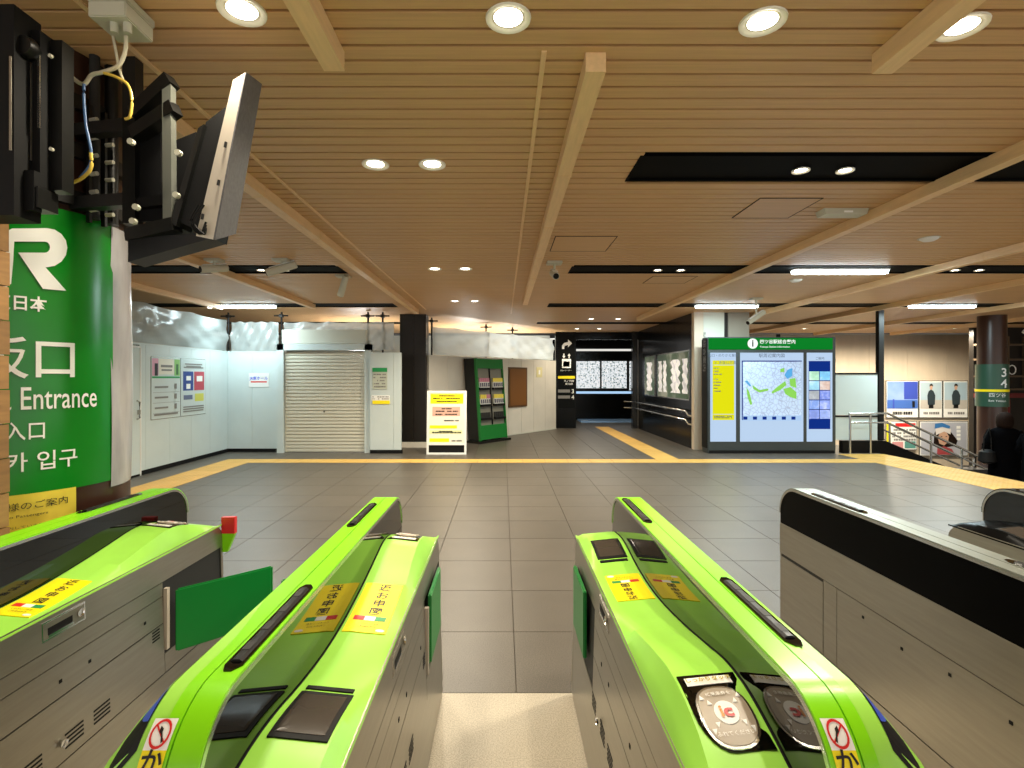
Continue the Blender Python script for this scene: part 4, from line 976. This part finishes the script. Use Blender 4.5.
for lb, y0, y1 in [('larger glazed display with painted white reflections on green beside the pale pillar', 11.2, 13.5), ('narrow glazed display with painted white reflections deeper in the corridor', 13.75, 14.7)]:
    t = thing('glazed_poster', lb, 'poster', (3.95,y0,1.0), group='glazed displays on the black corridor wall'); w = y1-y0
    box('frame', -.02, -.001, 0, w, 0, 1.08, 'silver', t); box('back_sheet', -.024, -.02, .03, w-.03, .03, 1.05, pattern_mat('poster_green',[(0,(40,70,48)),(.5,(70,96,74)),(.62,(150,158,150)),(1,(180,182,178))],1.6), t)
    xs = [.10,.38,.72,.88] if w > 1.5 else [.5]
    for i, c in enumerate(xs):  # wavy white shapes painted as reflections in the glazing
        pts = []; hw = (.09,.16,.07,.08)[i%4]*w if w > 1.5 else .3
        for k in range(14):
            z = .14+.76*k/13; pts.append((c*w-hw*(.75+.25*math.sin(1.7*k+i)), z))
        for k in range(13,-1,-1):
            z = .14+.76*k/13; pts.append((c*w+hw*(.75+.25*math.sin(2.1*k+2*i)), z))
        n = len(pts); v = [(-.027, max(.05,min(w-.05,a)), z) for a, z in pts]; B().add(v, [(k,k+1,n-2-k,n-1-k) for k in range(n//2-1)]).build('painted_reflection', pattern_mat('reflection_white',[(0,(150,150,156)),(.42,(215,215,222)),(.55,(246,246,250)),(1,(250,250,252))],7,emit=.15), t)
for lb, z in [('upper chrome handrail on the black corridor wall', .78), ('lower chrome handrail on the black corridor wall', .60)]:
    t = thing('wall_handrail', lb, 'handrail', (3.87,11.1,z), group='handrails on the black corridor wall')
    B().tube([(.08,.0,-.10),(.0,-.02,-.08),(-.0,.12,0),(0,4.5,0),(-.25,4.75,0)], .02, 10).build('rail', 'chrome', t, True)
    for k in range(4): y = .4+1.15*k; B().tube([(0,y,0),(0,y,-.045),(.079,y,-.045)], .009, 6).build('rail_bracket', 'chrome', t, True)
pe = struct(empty('wall_pillar', (3.95,11.0,0)))
box('pillar_face', 0, .19, -.05, .1, 0, CZ, 'beige', pe); box('pillar_face', .20, .63, -.03, .1, 0, CZ, 'pale', pe); box('pillar_gap', .63, .72, .02, .1, 0, CZ, 'dark', pe); box('pillar_face', .72, 1.15, -.02, .1, 0, CZ, 'taupewall', pe); box('pillar_back', .121, 1.15, .1, 1.2, 0, CZ, 'taupewall', pe)

# ------------------------------------------------------------------ information board
IZ = 10.4; isx = IZ/F
ib = thing('information_board', 'large station information board with green header and lit maps', 'information board', (5.24,IZ,0))
ix = lambda u: (u-U0)*isx-5.24
iz = lambda v: H+(V0-v)*isx
def ir(nm, u0, u1, v0, v1, m, k=1, par=ib): return box(nm, ix(u0), ix(u1), -.004*k-.002, -.004*k+.002, iz(v1), iz(v0), m, par)
box('cabinet', ix(707.7), ix(835.8), .0, .30, 0, iz(337), 'boardgrey', ib, .01)
box('side_strip', ix(707.7)-.012, ix(707.7), .02, .28, .1, iz(339), 'black', ib)
text('lettering', '駅総合案内', .16, lambda x, y: (ix(707.7)-.014, .15-y, 2.0+x*-1), 'grey', ib)
ir('header', 708.5, 832.5, 338, 349.5, 'infogreen', 1)
c = B().lathe([(.0001,0),(.10,0)], (ix(752.5),-.010,iz(343.6)), 24, 'y').build('info_disc', emi('sign_white',(245,250,245),.9), ib)
text('lettering', 'i', .18, facing((ix(752.5),-.012,iz(343.6))), 'ink', ib, bold=.006)
text('lettering', '四ツ谷駅総合案内', .088, facing((ix(759.5),-.010,iz(342))), emi('sign_white',(245,250,245),.9), ib, ax='LEFT', bold=.001)
text('lettering', 'Yotsuya Station Information', .052, facing((ix(759.5),-.010,iz(346.8))), emi('sign_white',(245,250,245),.9), ib, ax='LEFT')
LB = emi('screen_pale_blue', (190,214,242), .72); INK = mat('screen_ink',(60,70,90),.5); YL = emi('screen_yellow',(238,236,20),.68); NV = emi('screen_navy',(24,60,160),.5)
s1_ = ir('left_screen', 710.2, 735.8, 352.7, 441.6, LB, 1)
ir('yellow_guide', 712.5, 734, 360.5, 420, YL, 2, ib); ir('guide_line', 713, 733.5, 364.8, 365.3, LB, 3, ib); ir('guide_line', 713, 733.5, 414, 414.5, LB, 3, ib)
text('lettering', '出口・のりかえ案内', .065, facing((ix(723),-.012,iz(355.6))), INK, ib); text('lettering', '← 赤坂口方面', .07, facing((ix(714),-.014,iz(362.8))), INK, ib, ax='LEFT')
b = B()
for v in (368,371,374,379,382,385,388,391): lines(b, ix(713.5), ix(713.5+random.uniform(4,11)), iz(v+.8), iz(v-.4), 1, -.011, .8, .9, v)
lines(b, ix(714), ix(732), iz(418.5), iz(415.5), 2, -.011, .6, .9, 9); b.build('print', INK, ib)
ir('map_screen', 740, 803.2, 352.7, 441.6, LB, 1)
ir('map_sheet', 742, 801, 361, 420.5, pattern_mat('map_streets',[(0,(150,166,200)),(.04,(166,184,216)),(.08,(186,206,236)),(1,(194,214,242))],13,'voronoi',emit=.22), 2)
ir('map_border', 741.6, 801.4, 360.6, 361.6, NV, 3); ir('map_border', 741.6, 742.6, 361, 420, NV, 3); ir('map_legend', 742, 801, 415.5, 420.6, emi('legend_pale',(170,200,235),.8), 3)
for k in range(6): ir('legend_item', 743+9.6*k, 747+9.6*k, 416.5, 419.6, NV, 4)
text('lettering', '駅周辺案内図', .085, facing((ix(771.5),-.012,iz(355.8))), INK, ib)
GR = emi('map_green',(140,210,90),.8); BL = emi('map_water',(90,170,225),.8)
def ipoly(nm, pts, m): n = len(pts); return B().add([(ix(u),-.014,iz(v)) for u, v in pts], [tuple(range(n))]).build(nm, m, ib)
ipoly('map_park', [(771,392),(778,386),(785,381),(786,385),(780,390),(772,393.5)], GR); ipoly('map_park', [(789,379),(795,378),(796,388),(790,386)], GR); ipoly('map_park', [(783,389),(790,387),(796,392),(796,399),(790,397),(785,394)], GR)
ipoly('map_park', [(746,387),(749,392),(752,404),(750,405),(747,396)], GR); ipoly('map_park', [(752,385),(759,390),(768,388.5),(768,390.5),(759,392.5),(753,389)], GR); ipoly('map_park', [(780,369),(784,368),(784,372),(780,372)], GR)
ipoly('map_water', [(784,375),(787,370),(792,368),(792,376),(787,379)], BL); ipoly('map_water', [(744.5,381),(747,380.5),(751,385.5),(749.5,386.5)], BL)
ir('right_screen', 806.6, 832.2, 352.7, 441.6, LB, 1); ir('guide_sheet', 808.5, 830, 361, 429, NV, 2)
text('lettering', 'ご案内', .06, facing((ix(819.5),-.012,iz(358.6))), INK, ib)
cols = [(170,215,190),(120,190,235),(150,205,230),(200,170,160),(160,165,175),(110,130,215),(120,150,220),(130,150,225),(120,140,215),(140,160,225)]
for k in range(10):
    r_, c_ = divmod(k, 2); ir('photo_tile', 808.8+10.8*c_, 818.8+10.8*c_, 371.5+9.6*r_, 380.3+9.6*r_, pattern_mat('photo_%d'%k, [(0,tuple(int(q*.75) for q in cols[k])),(.5,cols[k]),(1,(235,240,245))], 9, emit=.35), 3)
box('base', ix(709), ix(834), -.012, -.001, .001, .06, 'black', ib)

# ------------------------------------------------------------------ stairwell at right
SX0, SYN, SYF = 7.4, 4.5, 10.3
stt = struct(empty('floor_stairs', (SX0,SYN,0)))
for i in range(12): box('stair_step', .3*i, .3*(i+1)+.02, 0, SYF-SYN, -.15*(i+1)-.16, -.15*(i+1), 'tile', stt)
struct(box('floor_lower', 11.0, 17, 2, 19, -2.1, -1.8, 'tile')); struct(box('floor_lower_back', 7.42, 11.0, 10.9, 19, -2.1, -1.8, 'tile'))
sw = thing('stair_kerb', 'black sloping kerb at the head of the stairs', 'kerb', (6.7,10.45,0))
B().prism([(0,0),(.0,.24),(.85,.24),(2.0,-.25),(4.0,-1.15),(4.0,-1.75),(.72,-.29),(.72,0)], 0, .12, 'y').build('kerb', 'black', sw)
wsk = struct(box('wall_stair_side', 7.42, 11, 10.6, 10.85, -1.8, -.35, 'dark'))
def hand(label, z0, dy, x0=6.75, post=True, lo=False):
    t = thing('stair_handrail', label, 'handrail', (x0,10.4+dy,0), group='stair handrails'); sl = -.47; e = 2.65
    b = B().tube([(0,0,z0-(.0 if not lo else 0)),(.75,0,z0+.01),(e,0,z0+sl*(e-.75)),(e+.28,0,z0+sl*(e-.75)-.02)], .022, 10); b.build('upper_rail', 'silver', t, True)
    B().tube([(.03,0,z0-.17),(.75,0,z0-.17),(e,0,z0-.17+sl*(e-.75)),(e+.28,0,z0-.19+sl*(e-.75))], .019, 10).build('lower_rail', 'silver', t, True)
    B().tube([(e+.28,0,z0+sl*(e-.75)-.02),(e+.28,0,z0+sl*(e-.75)-.19)], .02, 8).build('end_return', 'silver', t, True)
    for x in ((.02,.42,1.6,2.2) if post else (1.2,)):
        zt = z0+(0 if x < .75 else sl*(x-.75)); zbm = .001 if dy < .0 and x < .7 else (.24 if x < .86 and dy >= 0 else zt-.72)
        B().tube([(x,0,zbm),(x,0,zt)], .02, 8).build('post', 'silver', t, True)
hand('near steel handrail descending the stairs beside the board', .78, -.06)
hand('second steel handrail behind the near stair rail', .74, .50, post=False)
bp = thing('glass_partition', 'frosted partition panels between information board and black post', 'partition', (6.6,10.56,0))
box('upper_panel', .02, .86, 0, .02, .74, 1.55, 'frost', bp); box('lower_panel', .02, .86, 0, .02, .245, .70, 'frost', bp)
for z in (.70,1.55): box('frame_bar', 0, .88, -.01, .03, z, z+.035, 'black', bp)
box('frame_post', -.02, .02, -.01, .03, .245, 1.585, 'black', bp)
pp = thing('black_post', 'slender black post rising to the ceiling by the stairs', 'post', (7.55,10.62,0)); box('shaft', -.05, .05, -.05, .05, .24, CZ, 'black_metal', pp); box('foot', -.06, .06, -.06, .06, .24, .26, 'black', pp)
wfr = struct(empty('wall_far_right', (4.2,16.5,0)))
for k in range(9): box('wall_panel', 1.2*k+.004, 1.2*k+1.196, 0, .15, -1.8, CZ, 'beige', wfr)
box('wall_mullion', 2.5, 2.62, -.03, 0, 0, CZ, 'taupewall', wfr); box('wall_mullion', 4.3, 4.42, -.03, 0, 0, CZ, 'dark', wfr)
PZ = 16.45; pz = PZ/F
def poster(label, u0, u1, v0, v1, fn, frame='silver'):
    a, c = P(u0,v1,PZ), P(u1,v0,PZ); t = thing('wall_poster', label, 'poster', (a.x,PZ,a.z), group='posters on the far beige wall'); w, h = c.x-a.x, c.z-a.z
    box('frame', 0, w, 0, .045, 0, h, frame, t); box('sheet', .02, w-.02, -.004, 0, .02, h-.02, 'whiteprint', t)
    def R(nm, x0, x1, z0, z1, m, k=1): return box(nm, x0*w, x1*w, -.004-.003*k, -.003*k, z0*h, z1*h, m, t)
    def Pg(nm, pts, m, k=2): n = len(pts); return B().add([(x*w,-.005-.003*k,z*h) for x, z in pts], [tuple(range(n))]).build(nm, m, t)
    fn(t, R, Pg, w, h)
def p_blue(t, R, Pg, w, h):
    R('sky', .03,.97,.25,.97, pattern_mat('blue_photo',[(0,(70,100,190)),(.5,(130,160,225)),(1,(190,210,240))],1.2)); R('sea', .03,.97,.25,.48, mat('sea_print',(70,110,190),.5), 2); R('dark_block', .55,.97,.5,.97, mat('indigo_print',(60,80,180),.5), 2); R('post', .2,.25,.25,.5, mat('indigo_print',(60,80,180),.5), 3); R('figure', .8,.88,.28,.45, 'ink', 3)
    b = B(); lines(b, .2*w, .8*w, .08*h, .18*h, 1, -.006, .8, .9, 4); b.build('print', 'ink', t)
def p_man(t, R, Pg, w, h):
    R('photo', .05,.95,.25,.95, pattern_mat('grey_blue_photo',[(0,(150,180,200)),(.5,(176,200,212)),(1,(196,206,206))],1.))
    R('sand', .05,.95,.25,.48, mat('sand_print',(196,190,180),.5), 2)
    Pg('coat', [(.36,.36),(.34,.6),(.4,.72),(.5,.76),(.6,.72),(.68,.6),(.66,.36),(.58,.34),(.42,.34)], mat('coat_print',(48,60,66),.5), 3); Pg('trousers', [(.40,.26),(.41,.36),(.6,.36),(.6,.26)], 'ink', 3)
    Pg('head', [(.45,.76),(.44,.84),(.48,.88),(.54,.88),(.57,.84),(.55,.76)], 'skin', 3); Pg('hair', [(.43,.83),(.44,.89),(.5,.92),(.57,.89),(.58,.83),(.54,.86),(.47,.86)], 'ink', 4)
    b = B(); lines(b, .1*w, .9*w, .09*h, .17*h, 1, -.006, .8, .8, 6); b.build('print', 'grey', t)
def p_ski(t, R, Pg, w, h):
    R('photo', .03,.97,.04,.96, pattern_mat('snow_photo',[(0,(168,172,186)),(.5,(184,186,196)),(1,(205,206,212))],1.4))
    Pg('hair', [(.28,.3),(.3,.66),(.4,.84),(.56,.84),(.66,.66),(.78,.44),(.74,.3),(.6,.26),(.36,.24)], 'hair', 2); Pg('face', [(.4,.36),(.37,.54),(.42,.68),(.54,.7),(.6,.56),(.58,.4),(.5,.3)], 'skin', 3)
    Pg('cap', [(.33,.6),(.32,.78),(.42,.92),(.56,.9),(.64,.76),(.63,.62),(.5,.7)], mat('cap_print',(226,220,214),.5), 4); Pg('goggles', [(.30,.78),(.31,.92),(.45,.95),(.62,.86),(.61,.78),(.46,.83)], mat('goggle_print',(60,120,180),.3), 5)
    Pg('mouth', [(.46,.42),(.5,.40),(.55,.43),(.5,.44)], 'red', 5); R('eyes', .43,.46,.55,.57,'ink',5); R('eyes', .53,.56,.55,.57,'ink',5)
    Pg('scarf', [(.35,.04),(.36,.24),(.5,.28),(.66,.2),(.72,.04)], mat('scarf_print',(170,70,74),.5), 4); b = B()
    for k in range(4): b.box(.76*w,.84*w,-.010,-.006,(.45+.11*k)*h,(.53+.11*k)*h)
    b.build('print', 'whiteprint', t)
def p_list(t, R, Pg, w, h):
    R('yellow_edge', .02,.15,.04,.96,'yellow'); R('red_head', .3,.95,.8,.93,'red'); b = B(); lines(b, .2*w, .95*w, .3*h, .75*h, 4, -.006, .6, .8, 8); b.build('print','grey',t); R('teal_block', .6,.95,.06,.3, mat('teal_print',(90,150,140),.5)); R('pink_block', .2,.55,.06,.28, mat('pinkish_print',(214,150,150),.5))
poster('blue seaside poster, leftmost in the upper row', 886, 918.5, 380.5, 418, p_blue)
poster('poster of a standing figure in dark coat, middle of upper row', 919, 942.5, 380.5, 418, p_man)
poster('poster of a standing figure in dark coat, rightmost of upper row', 943, 968, 380.5, 418, p_man)
poster('yellow edged text poster behind the stair rails', 886, 917, 421, 450, p_list)
poster('ski poster with smiling person in goggles and knit cap', 919.5, 968, 421, 456, p_ski)
# dark round column with sign
rc = thing('dark_round_column', 'dark brown round column with green exit sign at right', 'column', (10.7,11.6,-1.8))
B().lathe([(.25,.1),(.25,CZ+1.8)], (0,0,0), 32).build('shaft', 'colbrown', rc, True); B().lathe([(.28,0),(.28,.1),(.25,.1)], (0,0,0), 32).build('base_ring', 'dark', rc, True)
ang = math.atan2(-11.6,-10.7); szv = lambda v: H+1.8+(V0-v)*11.3/F
def rcyl(a, z, off): return ((.25+off)*math.cos(ang+a), (.25+off)*math.sin(ang+a), z)
sgn = B().grid(lambda u, v: rcyl(-1.7+3.4*u, szv(407)+(szv(364)-szv(407))*v, .03), 20, 1).build('sign_wrap', 'signgreen', rc, True)
B().grid(lambda u, v: rcyl(-1.7+3.4*u, szv(392)+(szv(389.5)-szv(392))*v, .034), 20, 1).build('yellow_line', 'yellow', sgn)
for s, v in (('3',373),('4',384)): text('lettering', s, .26, lambda x, y, v=v: rcyl(.75+x/.28, szv(v)+y, .036), 'whiteprint', sgn, bold=.004)
text('lettering', '四ツ谷', .10, lambda x, y: rcyl(.35+x/.28, szv(395.5)+y, .036), 'whiteprint', sgn); text('lettering', 'Exit Yotsuya', .06, lambda x, y: rcyl(.35+x/.28, szv(401)+y, .036), 'whiteprint', sgn)
# shop front beyond
sh = thing('shop_front', 'dark shop front with red frame behind the round column', 'shop', (13.0,14.2,-1.8))
box('back_wall', -.3, 3.5, .1, .25, 0, CZ+1.8, 'dark', sh)
for z in (2.95,3.3,3.75,4.15): box('lattice_bar', -.3, 3.5, .02, .1, z, z+.05, mat('lattice',(96,78,58),.5), sh)
for x in (.1,.55,1.0,1.45): box('lattice_post', x, x+.04, .02, .1, 2.95, 4.4, mat('lattice',(96,78,58),.5), sh)
b = B().box(.35,.45,0,.1,0,2.85).box(-.3,3.5,0,.1,2.75,2.87); b.build('red_frame', 'maroon', sh); box('lit_poster', .0, .33, .06, .1, 1.9, 2.65, mat('ochre_poster',(206,150,80),.5), sh); box('red_banner', .47, .62, .03, .1, 1.6, 2.7, 'maroon', sh)
for k in range(3): B().tube([(.2+.22*k+.1*math.cos(q),.0,3.5+.12*math.sin(q)) for q in [2*PI*i/12 for i in range(13)]], .014, 6).build('neon_loop', 'whiteprint', sh, True)
sp = thing('wall_spotlight', 'small white spotlight above the shop front', 'lamp', (12.5,12.6,CZ)); B().tube([(0,0,0),(0,0,-.25)], .02, 8).build('stem', 'white', sp, True); B().tube([(-.08,.05,-.22),(.1,-.08,-.38)], [.06,.08], 12).build('head', 'white', sp, True)
box('base', -.06,.06,-.06,.06,-.02,0,'white',sp)

# ------------------------------------------------------------------ people on the stairs
def person(name, label, loc_, rz, height, coat='coat', hairm='hair', bag=True):
    k = height/1.62; J = {}; V = []; E = []; Rr = []
    def j(n, x, y, z, r, par=None, r2=None):
        J[n] = len(V); V.append((x*k,y*k,z*k)); Rr.append((r*k,(r2 or r)*k))
        if par: E.append((J[par], J[n]))
    j('pelvis',0,0,.86,.145,None,.115); j('belly',0,0,1.0,.14,'pelvis',.105); j('chest',0,.0,1.18,.155,'belly',.11); j('shoulder',0,.0,1.29,.12,'chest',.085); j('neck',0,.01,1.37,.052,'shoulder'); j('headb',0,-.005,1.43,.066,'neck'); j('headm',0,-.01,1.50,.082,'headb',.09); j('headt',0,0,1.58,.06,'headm')
    for s, n in ((-1,'l'),(1,'r')):
        j('sh'+n, .17*s,.0,1.27,.066,'shoulder'); j('el'+n,.235*s,.02,1.03,.056,'sh'+n); j('wr'+n,.22*s,-.10,.83,.04,'el'+n); j('pa'+n,.215*s,-.13,.77,.032,'wr'+n,.022)
        for q, (dx, dl) in enumerate(((-.024,.062),(-.008,.075),(.008,.07),(.022,.055))): j('f%d%s'%(q,n),.215*s+dx,-.15,.77-dl,.010,'pa'+n); j('g%d%s'%(q,n),.215*s+dx,-.142,.745-dl,.008,'f%d%s'%(q,n))
        j('th'+n,.19*s,-.165,.745,.010,'pa'+n); j('tt'+n,.188*s,-.172,.715,.008,'th'+n)
        j('hip'+n,.085*s,0,.78,.12,'pelvis'); j('knee'+n,.095*s,-.02*s-.01,.44,.07,'hip'+n); j('ank'+n,.095*s,.02-.05*s,.07,.042,'knee'+n); j('toe'+n,.10*s,-.13-.05*s,.03,.034,'ank'+n)
    me = bpy.data.meshes.new('body'); me.from_pydata(V, E, []); tmp = bpy.data.objects.new('tmp', me); COL.objects.link(tmp)
    sk = tmp.modifiers.new('s','SKIN'); sk.use_smooth_shade = True
    for i, r in enumerate(Rr): me.skin_vertices[0].data[i].radius = r
    me.skin_vertices[0].data[0].use_root = True
    sd = tmp.modifiers.new('d','SUBSURF'); sd.levels = 2; sd.render_levels = 2
    bm_ = bpy.data.meshes.new_from_object(tmp.evaluated_get(bpy.context.evaluated_depsgraph_get())); bpy.data.objects.remove(tmp)
    t = thing(name, label, 'person', loc_, rz); o = bpy.data.objects.new('body', bm_); COL.objects.link(o); o.parent = t; bm_.materials.clear(); bm_.materials.append(M[coat]); bm_.materials.append(M['skin'])
    for p in bm_.polygons:
        c = p.center; p.use_smooth = True
        if c.z > 1.36*k or (c.z < .82*k and abs(c.x) > .165*k and c.z > .6*k and c.y < -.08*k): p.material_index = 1
    # long coat
    sec = [(.42,.235,.17),(.6,.225,.165),(.85,.205,.155),(1.0,.19,.145),(1.15,.205,.15),(1.25,.215,.14),(1.31,.17,.115),(1.36,.09,.08),(1.40,.075,.075)]
    b = B(); n = 20; v = []
    for z, rx, ry in sec:
        for q in range(n): a = 2*PI*q/n; v.append((rx*k*math.cos(a), (ry*math.sin(a)+.01)*k, z*k))
    b.add(v, [(i*n+q, i*n+(q+1)%n, (i+1)*n+(q+1)%n, (i+1)*n+q) for i in range(len(sec)-1) for q in range(n)]); b.build('coat', coat, t, True)
    for s in (-1,1): B().tube([(.16*s*k,0,1.28*k),(.215*s*k,.012*k,1.15*k),(.245*s*k,.02*k,1.03*k),(.24*s*k,-.03*k,.93*k),(.226*s*k,-.10*k,.83*k)], [.08*k,.082*k,.074*k,.068*k,.06*k], 12).build('sleeve', coat, t, True)
    # hair shell, open at the face (front = -y)
    b = B(); v = []; nu, nv = 18, 8
    for i in range(nv+1):
        ph = PI*.02+PI*.72*i/nv
        for q in range(nu):
            a = PI*(-.22)+PI*1.44*q/(nu-1); flare = 1+.10*(i/nv)
            v.append((.112*k*flare*math.sin(ph)**.8*math.cos(a), (.122*flare*math.sin(ph)**.8*math.sin(a)+.012)*k, (1.475+(.145 if ph < PI/2 else .2)*math.cos(ph))*k))
    b.add(v, [(i*nu+q,i*nu+q+1,(i+1)*nu+q+1,(i+1)*nu+q) for i in range(nv) for q in range(nu-1)])
    o = b.build('hair', hairm, t, True); md = o.modifiers.new('s','SOLIDIFY'); md.thickness = .02*k; md.offset = -1
    for s in (-1,1): B().lathe([(.0001,-.006),(.009,-.006),(.011,0)], (.032*s*k,-.098*k,1.505*k), 8, 'y').build('eye', 'ink', t)
    B().hexa([(-.014*k,-.09*k,1.462*k),(.014*k,-.09*k,1.462*k),(.01*k,-.085*k,1.462*k),(-.01*k,-.085*k,1.462*k)],[(-.005*k,-.09*k,1.51*k),(.005*k,-.09*k,1.51*k),(.005*k,-.08*k,1.51*k),(-.005*k,-.08*k,1.51*k)]).add([(0,-.112*k,1.465*k),(-.014*k,-.085*k,1.46*k),(.014*k,-.085*k,1.46*k),(0,-.09*k,1.51*k)],[(0,1,3),(0,3,2),(0,2,1)]).build('nose','skin',t)
    B().box(-.022*k,.022*k,-.094*k,-.085*k,1.438*k,1.446*k).build('mouth', 'red', t)
    return t
pz1 = -.75
person('person', 'person in long black coat with brown hair descending the stairs', (8.75,9.25,pz1), math.radians(160), 1.64)
hb = thing('shoulder_bag', 'black shoulder bag at the side of the person in black coat', 'bag', (8.40,9.2,-.02)); B().tube([(0,0,.02),(0,0,.06),(0,0,.22),(0,0,.26)], [.06,.13,.11,.05], 10).build('bag_body', 'black', hb, True); B().tube([(-.06,0,.24),(-.05,0,.45),(.06,.02,.62),(.1,.03,.45),(.08,0,.24)], .01, 6).build('strap', 'black', hb, True)
person('person', 'person in dark coat half cut off at the right image edge', (8.80,8.72,-.75), math.radians(100), 1.6, bag=False)

# ------------------------------------------------------------------ closing walls that shut the hall
struct(box('wall_hall_back', -9, 1.5, 17.0, 17.2, 0, CZ, 'pale'))
struct(box('wall_hall_left', -9.1, -9, 3, 17, 0, CZ, 'pale'))
struct(box('wall_hall_right', 16.9, 17.1, 2, 19, -1.8, CZ, 'beige'))

for o in bpy.data.objects:
    if o.type == 'MESH' and o.name.split('.')[0] == 'print': o['kind'] = 'stuff'
